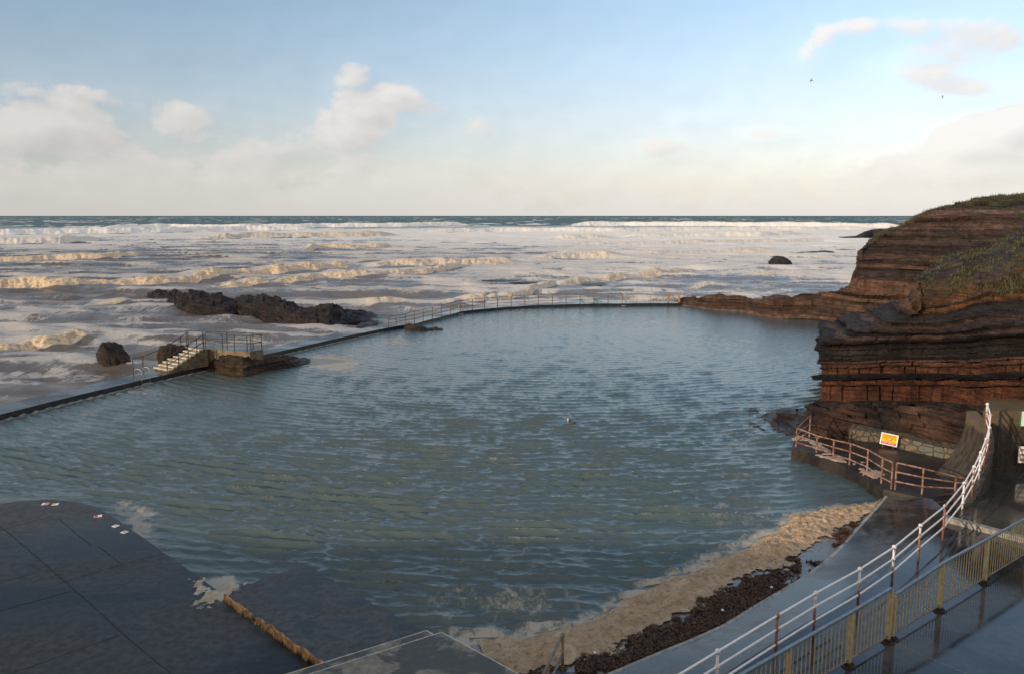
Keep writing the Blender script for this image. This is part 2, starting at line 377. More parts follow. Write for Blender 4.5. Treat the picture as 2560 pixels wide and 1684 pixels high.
EDGE = [(0,1035),(189,988),(359,948),(503,916),(580,901),(661,886),(756,865),(830,848),(900,833),(921,829),(949,823),(1014,811),(1038,809),(1070,800),(1103,792),
        (1155,778),(1190,774),(1236,770),(1324,764),(1445,760),(1530,759.3),(1607,758.6),(1700,758)]
INNER = [P(a, b, z=WZ).to_2d() for a, b in EDGE]
d_ = (INNER[0]-INNER[3]).normalized(); INNER.insert(0, INNER[0]+d_*26)
MIDW = offset(INNER, 1.0)
POOL = [tuple(p) for p in MIDW]+[(24, 103), (31, 92), (36, 82), (40, 70), (40, 30), (34, 8), (-34, 4), (-44, 14)]
# ---- ground sheet under sea, pool and land
g = bmesh.new(); k = 45000
vs4 = [g.verts.new((sx*k, sy*k, -6)) for sx, sy in ((-1, -1), (1, -1), (1, 1), (-1, 1))]; g.faces.new(vs4)
tag(bm_obj('ground', g, M['sand']), kind='structure')
# ---- hill behind the viewpoint; its ridge keeps the low sun off the near shore
hx, hy = np.meshgrid(np.linspace(-170, 70, 130), np.linspace(-70, -2.5, 50), indexing='ij')
hz = np.interp(-hy, [2.5, 5, 9, 15, 30, 70], [-2, 4, 9.0, 15.4, 16.6, 15.0])+(fbm(hx/14, hy/10, 4, 201)-.5)*3.2*np.clip((-hy-3)/8, 0, 1)
tag(grid_mesh('hill', np.stack([hx, hy, hz], -1), M['soil']), kind='structure')
# ---- sea
def make_sea():
    az = np.linspace(R(-47), R(47), 1150)
    r1 = 36*np.exp(np.arange(0, math.log(1500/36), .0042)); r2 = 1500*np.exp(np.arange(.012, math.log(60000/1500), .03))
    r = np.r_[r1, r2]; A, D = np.meshgrid(az, r, indexing='ij')
    X, Y = D*np.sin(A), D*np.cos(A); px, py = project(X, Y)
    near = 1-sstep(D, 300, 900)
    Z = np.full(X.shape, -.24)
    w = np.random.default_rng(3)
    for i in range(36):                                   # swell and chop, crests mostly along the shore
        lam = 6*1.2**i*.55 if i < 12 else w.uniform(2.0, 8); th = w.normal(-.10, .28); kx, ky = math.sin(th)*2*math.pi/lam, -math.cos(th)*2*math.pi/lam
        am = .011*min(lam, 22); ph = kx*X+ky*Y+w.uniform(0, 6.28)
        Z += am*(np.exp(np.sin(ph)-1)*1.6-.75)*np.clip(lam*9/np.maximum(D, 1)*4, .0, 1)
    n_big = fbm(X/38, Y/60, 4, 11); n_mid = fbm(X/9, Y/13, 4, 21); n_sm = fbm(X/1.6, Y/2.2, 4, 31); n_xs = fbm(X/.7, Y/1.0, 4, 35, g=.65)
    # how frothy the water is: nearly all white in the outer surf and to the right, browner and thinner at the near left
    n_w = fbm(X/15+.4*Y/15, Y/4.2, 4, 37); crest = 1-np.abs(2*n_w-1)*2.2
    Zc = Z+.24; Z = Z+(np.clip(crest, -.3, 1)-.3)*.10*np.clip(D/70, .5, 1.6)+(n_mid-.5)*.06+(n_sm-.5)*.06
    yy = [545, 562, 575, 600, 640, 700, 800, 950]
    lev = np.interp(py, yy, [.10, .45, .85, .52, .33, .31, .31, .33])*(1-sstep(px, 300, 1500))+np.interp(py, yy, [.10, .45, .92, .70, .50, .46, .44, .42])*sstep(px, 300, 1500)
    foam = lev+(n_big-.5)*.50+(n_mid-.5)*.45+.20*sstep(crest, .35, .9)
    foam += .35*sstep(Zc, .15, .55)*near
    white = .12+.42*sstep(px, 500, 2000)+.62*(1-sstep(py, 575, 650)); tanw = np.zeros_like(X)
    far = 1-sstep(D, 560, 900)
    foam = foam*far
    caps = sstep(fbm(X/30, Y/90, 3, 77), .66, .73)*sstep(D, 500, 900)*(1-sstep(D, 5000, 16000)); foam = np.maximum(foam, caps*.95); white = np.maximum(white, caps)
    teal = np.array((.125, .185, .20)); lilac = np.array((.165, .158, .158)); brown = np.array((.112, .084, .066))
    t = sstep(px, 0, 1500)[..., None]; C = brown*(1-t)+lilac*t
    C = C*far[..., None]+teal*(1-far[..., None])
    t2 = (sstep(n_big, .4, .7)*.25)[..., None]*far[..., None]; C = C*(1-t2)+np.array((.10, .115, .12))*t2
    BR = [  # foot of the broken front: source pixels, thickness px, whiteness 0..1
     ([(-80,878),(0,868),(95,857),(170,849),(262,830)], 19, .0),
     ([(-200,728),(0,721),(150,717),(300,712),(450,704),(605,689),(756,678),(905,665)], 20, .0),
     ([(490,722),(640,713),(790,698),(960,690),(1066,684),(1180,664)], 16, .12),
     ([(900,667),(1040,664),(1180,662),(1310,658)], 20, .35),
     ([(-200,656),(0,653),(150,649),(265,646),(390,638)], 14, .05),
     ([(720,632),(800,623),(940,621),(1000,618)], 16, .1),
     ([(-200,612),(0,610),(150,608),(285,601)], 18, .7),
     ([(480,598),(700,594),(900,592),(1010,590)], 16, .45),
     ([(-200,590),(0,588),(200,585),(400,582),(560,578),(800,576)], 16, .95),
     ([(215,560+16),(420,572),(600,572),(780,570),(1000,568),(1200,565)], 14, 1.0),
     ([(600,706),(700,702),(215,700)][0:0] or [(215,763),(300,757),(365,752)], 10, .0),
     ([(1308,649),(1450,645),(1580,644)], 20, .55), ([(1560,636),(1660,634),(1780,633),(1960,629)], 12, .6),
     ([(1390,616),(1520,613),(1700,611),(1900,608),(2080,604)], 12, .7),
     ([(1350,600),(1450,599),(1560,597)], 18, .8), ([(1545,595),(1700,593),(1900,592),(2050,588)], 14, .85),
     ([(1400,567),(1560,566),(1750,567),(1900,568),(2100,570),(2300,572)], 16, 1.0),
     ([(1050,583),(1250,580),(1500,580),(1750,578),(2000,577),(2200,576)], 13, .9),
     ([(1100,764),(1205,753),(1320,733),(1400,716),(1480,706),(1566,697),(1650,690),(1745,679)], 17, .30),
     ([(1840,690),(1950,686),(2060,690)], 9, .5), ([(1690,727),(1780,715),(1850,712)], 9, .5),
     ([(900,768),(960,764),(1040,760)], 17, .12)]
    for pts, th, wh in BR:
        g_ = [P(a, b, z=-.1) for a, b in pts]; ga = np.array([math.atan2(v.x, v.y) for v in g_]); gr = np.array([math.hypot(v.x, v.y) for v in g_])
        o = np.argsort(ga); ga, gr = ga[o], gr[o]
        rc = np.interp(A, ga, gr); H = th/FPX*rc*1.05
        rc = rc+(fbm(A*24+th, A*0, 3, 41)-.5)*rc*.03
        end = sstep(A, ga[0]-.004, ga[0]+.035)*(1-sstep(A, ga[-1]-.035, ga[-1]+.004))
        H = H*end*(.78+.34*fbm(A*38+th, A*0, 4, 43))*.85
        kk = np.maximum(1.0, rc*.0036/np.maximum(th/FPX*rc, .05))
        u = (D-rc)/(th/FPX*rc)/kk+(n_mid-.5)*.45+(n_sm-.5)*.25+(n_xs-.5)*.5
        prof = sstep(u, -.4, 2.0)*(1-sstep(u, 2.0, 9.5)); front = sstep(u, -.5, .3)*(1-sstep(u, 1.5, 3.0))*np.clip(end*1.3, 0, 1)
        Z += H*prof*.85+front*H*(n_sm-.5)*.18+front*np.minimum(H, 1.4)*(n_xs-.5)*.6
        foam = np.maximum(foam, front*(.95+.6*(n_mid-.5)+.7*(n_xs-.5))); foam += .22*sstep(u, 1.5, 2.5)*(1-sstep(u, 4, 12))*end
        foam -= .5*sstep(u, -4.5, -1.0)*(1-sstep(u, -.8, -.2))*end*(1-sstep(px, 900, 1800))
        white = np.where(front > .3, np.maximum(wh, .45), white); tanw = np.maximum(tanw*(1-front), front*(1-wh)*.95)
        tan = np.array((.47, .30, .15))*(1-wh)+np.array((.62, .54, .44))*wh
        C = C*(1-front[..., None])+tan*front[..., None]
    foam = np.where((D > 36), foam, foam)
    # tan colour of the nearer fronts comes through the water colour where the froth thins
    d = seg_dist(X, Y, [tuple(p) for p in offset(INNER, 2.4)])
    Z = np.where(d < 6, -.1+(Z+.1)*sstep(d, 0, 6)*.9, Z); foam = np.maximum(foam, .85*(1-sstep(d, .2, 2.2))*sstep(n_mid, .35, .6))
    keep = ~pip(X, Y, POOL) & ~((X > 34) & (Y < 70))
    pts = np.stack([X, Y, Z], -1)
    tag(grid_mesh('sea', pts, M['sea'], C, {'foam': foam, 'white': white, 'tan': tanw, 'gloss': .5*far}, keep=keep), kind='structure')
make_sea()
# ---- pool water
def make_pool():
    az = np.linspace(R(-44), R(40), 1250); r = 13.5*np.exp(np.arange(0, math.log(118/13.5), .0032))
    A, D = np.meshgrid(az, r, indexing='ij'); X, Y = D*np.sin(A), D*np.cos(A); px, py = project(X, Y)
    w = np.random.default_rng(9); dX, dY, Z = np.zeros_like(X), np.zeros_like(X), np.zeros_like(X)
    amp = (.22+.88*sstep(py, 800, 1250))*(1-.75*sstep(px, 1750, 2050)*sstep(py, 1120, 1260)*1.0)*(.6+.8*fbm(X/6, Y/9, 4, 5))
    amp *= 1-.55*(1-sstep(py, 800, 850))
    amp *= .25+.75*sstep(seg_dist(X, Y, [(-26, 27.5), (-17.5, 29.6), (-14, 28), (-9, 23)]), .0, 2.5)
    for i in range(54):
        lam = w.uniform(.52, .92) if i < 22 else w.uniform(.20, .5); sx, sy = w.normal(1.5, 7.5 if i < 22 else 20), w.normal(92, 8)
        dd = np.hypot(X-sx, Y-sy); k_ = 2*math.pi/lam; ph = k_*dd+w.uniform(0, 6.28)
        a = lam*(.0126 if i < 22 else .0108)*w.uniform(.6, 1.3); fade = np.clip(lam/(D*.0042)*.5, 0, 1)
        c_, s_ = np.cos(ph), np.sin(ph); Z += a*c_*fade; dX -= (.85 if i < 22 else .7)*a*s_*fade*(X-sx)/dd; dY -= (.85 if i < 22 else .7)*a*s_*fade*(Y-sy)/dd
    sd = Z.std(); crest_glint = sstep(Z/sd*np.clip(amp, 0, 1.1), 1.25, 2.4)*sstep(py, 860, 1150)
    dX, dY, Z = dX*amp, dY*amp, Z*amp
    n1 = fbm(X/3, Y/5, 4, 51); n9 = fbm(X/.55, Y/.9, 4, 52)
    foam = np.zeros_like(X)
    for bx, by, rx, ry, wt in [(1330,792,360,40,.62),(1100,815,140,22,.6),(835,905,80,28,1.15),(870,925,45,16,.8),(1000,852,70,14,.95),(350,975,130,16,.62),
        (362,1312,62,62,.95),(318,1272,48,28,.8),(545,1465,75,30,1.0),(1330,1520,190,95,.66),(1290,1600,200,62,1.15),(1440,1585,90,45,.9),(1240,1470,120,60,.25),
        (1880,1180,140,110,.42),(1960,1010,110,55,.40),(2080,1230,90,40,.35),(1330,905,70,14,.35),(1000,1100,500,90,.12),(1850,1300,120,50,.55),(1250,1400,260,70,.42),
        (1600,1000,300,160,.30),(1800,830,160,40,.35),(700,1230,300,80,.2),(1850,1090,90,70,.6),(1150,1500,160,60,.5)]:
        q = 1-((px-bx)/rx)**2-((py-by)/ry)**2; foam = np.maximum(foam, wt*sstep(q+(n1-.5)*1.6+(n9-.5)*1.5, -.1, 1.0))
    WLp = [tuple(P(a, b, z=0).to_2d()) for a, b in [(1175,1602),(1300,1600),(1420,1574),(1474,1559),(1560,1505),(1660,1460),(1736,1430),(1800,1400),(1864,1377),(1909,1350),(1955,1320),(1975,1292),(2057,1275),(2182,1267)]]
    foam = np.maximum(foam, (.95+(n9-.5)*.6)*(1-sstep(seg_dist(X, Y, WLp)+(n1-.5)*1.0, .1, 1.1)))
    d = seg_dist(X, Y, [tuple(p) for p in INNER]); foam = np.maximum(foam, .9*(1-sstep(d, .05, .55+.8*n1))*(py > 812)*(px < 960))
    line = P(1130, 832, z=0), P(1300, 826, z=0), P(1420, 812, z=0), P(1570, 797, z=0)
    d = seg_dist(X, Y, [tuple(p.to_2d()) for p in line]); foam = np.maximum(foam, .75*(1-sstep(d, .1, .9)))
    foam = np.maximum(foam, crest_glint*(.62+.3*(fbm(X/4, Y/6, 3, 57)-.5)))  # thin crest foam that also paints in the bright sky reflection
    silt_sky_mix = np.clip(1-.75*sstep(px, 900, 2000)+(n1-.5)*.5, 0, 1)*sstep(py, 760, 950)  # green silt at left; blue sky reflection painted in towards the right
    keep = pip(X, Y, POOL)
    tag(grid_mesh('pool_water', np.stack([X+dX, Y+dY, Z], -1), M['pool'], None, {'foam': foam, 'silt_sky_mix': silt_sky_mix}, keep=keep), kind='structure')
make_pool()
# ================================================================== ROCK
def lerp_rows(cols, nu):
    """cols: (n,k,3) control columns -> nu interpolated columns spaced by chord length"""
    c = np.array(cols, float); d = np.r_[0, np.cumsum(np.linalg.norm(np.diff(c[:, :2].mean(1), axis=0), axis=1))]
    t = np.linspace(0, d[-1], nu); out = np.stack([np.stack([np.interp(t, d, c[:, j, k]) for k in range(3)], -1) for j in range(c.shape[1])], 1)
    return out, t
def subdiv(colpts, counts):
    seg = []
    for j, n in enumerate(counts):
        u = np.linspace(0, 1, n, endpoint=(j == len(counts)-1))[None, :, None]
        seg.append(colpts[:, j:j+1]*(1-u)+colpts[:, j+1:j+2]*u)
    return np.concatenate(seg, 1)
def normals(p):
    a = np.gradient(p, axis=0); b = np.gradient(p, axis=1); n = np.cross(a, b); n /= np.linalg.norm(n, axis=-1, keepdims=True)+1e-9; return n
def ridge(name, cols, zb, res, amp, lean=1.0, thick=3.0, seed=1, col1=(.030, .022, .018), col2=(.075, .045, .030), strata=0.0, parent=None, feat=1.0, zstep=.25):
    """rock mass from (px, base py, top py[, lean, thick]) columns"""
    cc = []
    for c in cols:
        px, pb, pt = c[:3]; ln = c[3] if len(c) > 3 else lean; tk = c[4] if len(c) > 4 else thick
        B = P(px, pb, z=zb); T = P(px, pt, Y=B.y+ln); T.z = max(T.z, zb+.02); aw = Vector((B.x, B.y, 0)).normalized(); h = T.z-zb
        m1 = B+aw*ln*.35+Vector((0, 0, h*.62)); back = T+aw*tk*.6; back.z = zb+h*.55; end = B+aw*(ln+tk); end.z = zb-1.2
        low = B-aw*.3; low.z = zb-1.2
        cc.append([low, B, m1, T, back, end])
    L = sum((Vector(cc[i][1])-Vector(cc[i+1][1])).length for i in range(len(cc)-1))
    nu = int(min(900, max(20, L/res))); pts, t = lerp_rows(cc, nu)
    hh = max(c[3].z for c in cc)-zb; nvs = int(max(5, (hh+lean)/res/1.6))
    p = subdiv(pts, [3, nvs, nvs, max(4, int(thick/res/3)), max(3, int(thick/res/4))])
    n = normals(p)
    if (n[..., 1].mean() > 0): n = -n
    x, y, z = p[..., 0], p[..., 1], p[..., 2]
    d = (fbm(x/(1.6*feat), y/(1.6*feat), 5, seed, z/(1.1*feat), .55)-.5)*2*amp
    d += (np.abs(fbm(x/(.7*feat), y/(.7*feat), 3, seed+9, z/(.4*feat))-.5)*2-.25)*amp*.7
    if strata:
        q = (z+.12*x+fbm(x/3, y/3, 2, seed+3)*.4)/zstep; lay = np.floor(q).astype(np.int64); s_ = _h(lay, lay*0, lay*0, seed+4)
        bl = np.floor(t[:, None]/(.5+1.2*s_)).astype(np.int64); d += ((s_-.5)+(_h(lay, bl, lay*0, seed+5)-.5)*.8)*strata
    edge = np.minimum(1, np.minimum(np.arange(nu), np.arange(nu)[::-1])/4.0)[:, None]
    p = p+n*(d*edge)[..., None]
    f = np.clip(fbm(x/1.2, y/1.2, 4, seed+20, z/.8)*1.8-.4, 0, 1)[..., None]
    C = np.array(col1)*(1-f)+np.array(col2)*f
    wet = 1-sstep(p[..., 2]-zb, .2, 1.0)
    return grid_mesh(name, p, M['rock'], C, {'wet': .4+.6*wet}, smooth=False, parent=parent)
# ---- far headland with the low rock wall that closes the pool
def bands(t, seed, table, dark=(.020, .017, .016), brown=(.075, .045, .030), n=90, t0=-2.0, tl=(.07, .32)):
    """random beds over stratum height t: colour and protrusion; table [(lo, hi, colour, protrusion)] fixes the main ones"""
    g = np.random.default_rng(seed); th = g.uniform(tl[0], tl[1], n); e = t0+np.r_[0, np.cumsum(th)]
    c = np.array(dark)[None]*(1-g.uniform(0, 1, n)[:, None]**1.5)+np.array(brown)[None]*(g.uniform(0, 1, n)[:, None]**1.5); pr = g.uniform(-.5, .5, n)
    i = np.clip(np.searchsorted(e, t)-1, 0, n-1); C = c[i]; Pn = pr[i]; lay = i.astype(np.int64)
    for k, (lo, hi, col, q) in enumerate(table):
        m_ = (t > lo) & (t < hi); C = np.where(m_[..., None], np.array(col)*(1 if q > 0 else (.55+.9*pr[i][..., None]+.45)), C); Pn = np.where(m_, q if q > 0 else q+Pn*.6, Pn); lay = np.where(m_ & (q > 0), 500+k, lay)
    return C, Pn, lay
def cliff(name, cols, counts, nu, seed, dip, table, amp, namp, blk, tl=(.07, .32), grassz=99.0, nb=90, dark=(.020, .017, .016), brown=(.075, .045, .030), x0=0.0, thr=.5, ysh=None, step=.30):
    pts, tt = lerp_rows(cols, nu); p = subdiv(pts, counts); n = normals(p)
    if n[..., 1].mean() > 0: n = -n
    h = n.copy(); h[..., 2] *= .25; h /= np.linalg.norm(h, axis=-1, keepdims=True)+1e-9
    x, y, z = p[..., 0], p[..., 1], p[..., 2]
    wob = (fbm(x/5, y/5, 3, seed+1)-.5)*.35
    t = z-dip*(x-x0)+wob+(0 if ysh is None else ysh*(p[:, 1:2, 1]-38.3))
    C, Pn, lay = bands(t, seed, table, tl=tl, n=nb, dark=dark, brown=brown)
    s_ = _h(lay, lay*0, lay*0, seed+2); bw = blk*(.4+1.3*s_); q = tt[:, None]/bw+s_*7+(fbm(x, y, 2, seed+6, z)-.5)*.2; b_ = np.floor(q).astype(np.int64)
    if ysh is not None: bw = np.where(lay >= 500, bw*1.6, bw)
    br = _h(b_, lay, lay*0, seed+3); joint = np.minimum(q-b_, 1-(q-b_))*bw
    mass = lay >= 500
    d = Pn*amp+(br-.5)*amp*np.where(mass, .50, .30)-.10*(joint < .04)*(br > .35)*(mass | (s_ > .8))
    d += (fbm(x/4, y/4, 4, seed+4, z/2.5)-.5)*2*namp+(fbm(x/.6, y/.6, 4, seed+5, z/.35, .6)-.5)*.24
    fd = np.ones(p.shape[:2]); fd[:2] = 0; fd[-2:] = 0
    p2 = p+h*(d*fd)[..., None]
    qs = t/step+(fbm(x/2, y/2, 3, seed+15)-.5)*.8; fs = qs-np.floor(qs)
    p2[..., 2] += step*(sstep(fs, .5, .95)-fs)*.8*fd*(z > .5)
    C = C*np.where(mass, .72+.56*br, .9+.2*br)[..., None]*(.75+.5*fbm(x/.9, y/.9, 4, seed+7, z/.5))[..., None]
    gz = sstep(z+(fbm(x/1.5, y/1.5, 4, seed+8, z/1.5)-.5)*5.0, grassz-.4, grassz+.8)*sstep(fbm(x/.8, y/.8, 4, seed+12, z/.8), thr-.1, thr+.06)
    gc = np.array((.045, .055, .014))*(1-br[..., None]*.6)+np.array((.085, .075, .025))*br[..., None]*.6
    C = C*(1-gz[..., None])+gc*gz[..., None]
    o = grid_mesh(name, p2, M['rock'], C, {'wet': .6*(1-sstep(z, .2, 1.2))}, smooth=False)
    return o, p2, gz
HEAD = [(1685,760,757),(1700,762,748),(1714,764,741),(1737,767,742),(1748,769,745),(1760,771,740),(1800,776,735),(1820,777,740),(1850,778,741),(1882,785,748),(1900,790,749),(1912,791,741),(1930,794,739),(1955,797,739),
        (1978,798,742),(2010,799,734),(2035,800,735),(2057,802,732),(2090,808,728),(2114,815,722),(2126,817,712),(2134,818,696),(2142,819,675),(2146,820,640),(2152,821,622),(2174,823,608),(2201,826,590),(2232,830,576),(2262,834,560),(2295,838,540),
        (2318,840,526),(2363,842,513),(2401,844,507),(2454,848,498),(2510,852,496),(2560,855,490),(2660,860,478),(2780,866,470)]
cc = []
for px, pb, pt in HEAD:
    B = P(px, pb, z=0); ln = float(np.interp(px, [1685, 2090, 2134, 2201, 2300, 2450, 2780], [1.2, 1.8, 3.0, 8, 13, 19, 26])); aw = Vector((B.x, B.y, 0)).normalized()
    T = P(px, pt, Y=B.y+ln*aw.y); h = T.z
    low = B.copy(); low.z = -1.5
    big = float(np.interp(px, [2100, 2160], [0, 1]))
    a = B+aw*ln*(.25-.13*big); a.z = h*(.45-.05*big); b = B+aw*ln*(.5-.30*big); b.z = h*(.75-.12*big)
    bk = T+aw*(2.0+14*big); bk.z = h*(.5+.48*big); en = T+aw*(4+30*big); en.z = -2+h*.6*big
    cc.append([low, B, a, b, T, bk, en])
o, hp, hg = cliff('headland_cliff', cc, [3, 34, 34, 60, 22, 10], 720, 12, .03,
    [(2.9, 4.3, (.105, .055, .036), .35), (1.2, 1.9, (.085, .05, .034), .2), (4.6, 5.3, (.03, .022, .02), -.4), (2.2, 2.6, (.10, .055, .034), .3)], .45, .5, 1.4, tl=(.10, .45), grassz=11.5, nb=70, brown=(.11, .060, .040), dark=(.042, .028, .021), x0=24, thr=.42)
tag(o, 'far brown layered cliff whose low rocky spur runs out to close the pool', 'cliff')
# ---- near cliff
NEAR = [  # px, face foot py, Y of face, face top py, skyline py, setback
 (2120,1000,50.0,850,846,1.0),(2080,1008,45.0,868,866,.8),(2056,1016,41.5,873,871,.8),(2050,1017,40.4,873,871,.8),(2056,1018,39.9,866,862,1.2),(2068,1018,39.6,860,856,1.0),(2089,1018,39.3,854,843,1.3),(2129,1019,38.9,848,827,1.7),
 (2188,1020,38.5,842,809,2.3),(2228,1021,38.3,838,789,2.9),(2268,1022,38.1,836,765,3.6),(2277,1022,38.0,835,735,4.4),(2284,1022,38.0,835,705,5.2),(2308,1022,37.9,834,688,6.4),(2359,1023,37.0,832,655,9.6),(2405,1024,35.6,831,642,11.2),(2440,1024,34.0,830,636,13.4),(2469,1024,33.2,830,631,15),
 (2510,1024,32.8,828,610,17),(2560,1025,32.5,826,575,19),(2640,1026,32.2,824,545,21),(2800,1028,32,820,490,24)]
cc = []
for px, pf, Y0, pt, ps, sb in NEAR:
    B = P(px, pf, Y=Y0); F = P(px, pt, Y=Y0+.3); T = P(px, ps, Y=Y0+sb); aw = Vector((B.x, B.y, 0)).normalized()
    if T.z < F.z+.05: T.z = F.z+.05
    low = B.copy(); low.z = -1.0; u = .55
    a = F.lerp(T, .20); a.z = F.z+(T.z-F.z)*.34; b = F.lerp(T, .34); b.z = F.z+(T.z-F.z)*.68
    bk = T+aw*6; bk.z = T.z+.2; en = T+aw*16; en.z = T.z-2.5
    cc.append([low, B, F, a, b, T, bk, en])
o, npnt, ng = cliff('near_cliff', cc, [10, 84, 34, 34, 34, 14, 6], 560, 31, .012,
    [(2.93, 3.12, (.008, .007, .009), -.9), (3.16, 3.46, (.100, .042, .025), .55), (3.50, 3.70, (.11, .052, .032), .30), (2.66, 2.90, (.105, .042, .025), .50), (1.86, 2.62, (.092, .036, .021), .60),
     (1.25, 1.84, (.028, .022, .022), -.35), (3.9, 4.4, (.020, .016, .0145), -.1), (6.1, 7.15, (.105, .052, .023), .7), (5.75, 6.05, (.12, .053, .020), .9), (5.3, 5.6, (.026, .019, .016), -.2)],
    .36, .28, .85, tl=(.04, .16), grassz=7.4, nb=130, brown=(.085, .043, .031), dark=(.024, .017, .015), x0=17, thr=.53, ysh=.2, step=.13)
tag(o, 'near dark and rust red banded cliff rising behind the danger sign', 'cliff')
# grass on the cliff tops
def tufts(name, pts, n, h, seed, label, cat):
    g = np.random.default_rng(seed); k_ = g.integers(0, len(pts), n); V, F = [], []
    base = pts[k_]+g.normal(0, .12, (n, 3))*np.array((1, 1, .2))
    for i in range(n):
        b_ = base[i]; th = g.uniform(0, 6.28); w_ = g.uniform(.015, .04); hh = h*g.uniform(.4, 1.2); dx, dy = math.cos(th), math.sin(th); ln = g.uniform(.1, .6)*hh
        s = len(V); V += [(b_[0]-dx*w_, b_[1]-dy*w_, b_[2]-.05), (b_[0]+dx*w_, b_[1]+dy*w_, b_[2]-.05), (b_[0]-dy*ln, b_[1]+dx*ln, b_[2]+hh)]; F.append((s, s+1, s+2))
    me = bpy.data.meshes.new(name); me.from_pydata(V, [], F); tag(link(name, me, M['grass']), label, cat, kind='stuff')
tufts('grass', npnt[6:-6][ng[6:-6] > .5].reshape(-1, 3), 9000, .12, 4, 'rough green grass growing on the slope of the near cliff', 'grass')
sel = hp[430:-4, 128:150].reshape(-1, 3); tufts('cliff_top_grass', sel, 9000, .22, 6, 'thin turf along the skyline of the far brown cliff', 'grass')
# ---- rocks
big = [(120,215,185),(180,222,130),(300,236,126),(400,292,140),(500,312,150),(530,318,130),(620,325,140),(720,333,165),(830,336,190),(900,334,206),(940,330,185),(1000,345,178),(1050,352,180),(1100,362,160),(1160,380,148),(1250,395,165),(1330,412,195),(1400,430,220),
       (1450,440,252),(1540,452,258),(1620,460,262),(1680,464,250),(1760,465,240),(1850,440,255),(1900,424,297),(1960,418,300),(2050,412,305),(2110,408,330),(2140,404,365),(2178,402,385)]
o = ridge('rock_outcrop', [(330+.2815*a, 690+.2815*b, 690+.2815*c, 4.5, 3.5) for a, b, c in big], -.15, .16, .40, seed=40, strata=.30, col1=(.012, .009, .009), col2=(.036, .022, .017), feat=1.1, zstep=.4)
tag(o, 'long dark rock outcrop awash in the surf beyond the pool wall', 'rock')
o = ridge('flat_rock', [(890,821,818,1,2),(900,822,808,1.2,2),(925,814,806,1.2,2),(945,806,802,1,2)], -.1, .12, .12, seed=43, col1=(.02, .014, .012), col2=(.055, .03, .02))
tag(o, 'small flat brown rock against the walkway at the tip of the outcrop', 'rock')
def boulder(name, px, pb, w, h, zb, seed, label, c1=(.016, .012, .011), c2=(.045, .03, .022), pk=(0, .0), dep=.8):
    B = P(px, pb, z=zb); dist = B.y/math.cos(PITCH)+1; W_, H_ = w/FPX*dist/2, h/FPX*dist
    bm = bmesh.new(); bmesh.ops.create_icosphere(bm, subdivisions=6, radius=1); me = bpy.data.meshes.new(name); bm.to_mesh(me); bm.free()
    V = np.empty(len(me.vertices)*3); me.vertices.foreach_get('co', V); V = V.reshape(-1, 3)
    n = V.copy(); g = np.random.default_rng(seed); f = np.ones(len(V))
    for i in range(13):                                    # facets: cut the ball by random planes
        q = g.normal(size=3); q /= np.linalg.norm(q); c = g.uniform(.60, .88); dd = n@q; f = np.minimum(f, np.where(dd > c, c/np.maximum(dd, 1e-6), 1))
    f = f*(1+(fbm(n[:, 0]*3, n[:, 1]*3, 5, seed, n[:, 2]*3)-.5)*.26)
    V = n*f[:, None]; V[:, 2] = np.where(V[:, 2] < -.2, -.2+(V[:, 2]+.2)*.6, V[:, 2]); V /= np.array((abs(V[:, 0]).max(), abs(V[:, 1]).max(), V[:, 2].max()))
    V[:, 0] += pk[0]*np.clip(V[:, 2], 0, 1); V = V*np.array((W_, W_*dep, H_))
    me.vertices.foreach_set('co', V.ravel().astype(np.float32))
    fc = np.clip(fbm(V[:, 0]*1.5, V[:, 1]*1.5, 4, seed+2, V[:, 2]*1.5)*1.8-.4, 0, 1)[:, None]; C = np.array(c1)*(1-fc)+np.array(c2)*fc
    me.color_attributes.new('col', 'FLOAT_COLOR', 'POINT').data.foreach_set('color', np.c_[C, np.ones(len(C))].astype(np.float32).ravel())
    me.attributes.new('wet', 'FLOAT', 'POINT').data.foreach_set('value', np.full(len(V), .5, np.float32))
    return tag(link(name, me, M['rock'], loc=B+Vector((0, W_*dep*.8, 0))), label, 'rock')
boulder('boulder', 279, 914, 86, 56, -.1, 3, 'lone dark boulder standing in brown surf left of the steps', pk=(-.25, 0))
boulder('boulder', 424, 918, 80, 54, .25, 8, 'dark boulder leaning against the seaward side of the white edged steps', pk=(-.05, 0), c2=(.06, .03, .02))
boulder('sea_rock', 1958, 661, 62, 20, -.1, 15, 'rounded dark rock alone in the surf right of centre', c2=(.035, .03, .026), dep=.6)
for (cols, sd, lab) in [
    ([(1205,702,701),(1225,702,699),(1250,703,700),(1262,706,703),(1300,709,704),(1350,710,706),(1385,709,708)], 61, 'long thin reef of black rock barely clearing the surf'),
    ([(1455,716,715),(1470,716,712),(1490,715,712.5),(1505,714,713)], 62, 'tiny wave washed rock just beyond the far railing'),
    ([(1990,634,632),(2010,634,630),(2040,634,628),(2060,632,626),(2085,630,629)], 63, 'low flat rocks in the surf behind the rounded rock'),
    ([(2088,627,625),(2110,628,623),(2140,628,624)], 64, 'low flat rock in the surf nearest the far cliff'),
    ([(2092,595,593),(2140,596,590),(2160,596,580),(2180,595,574),(2200,595,572),(2235,597,576),(2260,598,583),(2330,600,590)], 65, 'distant humped islet under the horizon left of the far cliff'),
    ([(1925,643,642),(1940,643,640.5),(1960,643,641)], 66, 'sliver of rock showing behind the rounded rock')]:
    o = ridge('sea_rock', cols, -.1, .35, .16, lean=2.5, thick=4, seed=sd, col1=(.022, .02, .019), col2=(.05, .04, .034)); tag(o, lab, 'rock')
rk = [(820,600,520),(850,602,480),(930,625,462),(1000,642,450),(1090,665,455),(1200,702,452),(1300,718,458),(1400,724,490),(1450,715,485),(1600,672,456),(1750,640,446),(1900,612,452),(2050,585,475),(2150,562,498),(2260,548,538)]
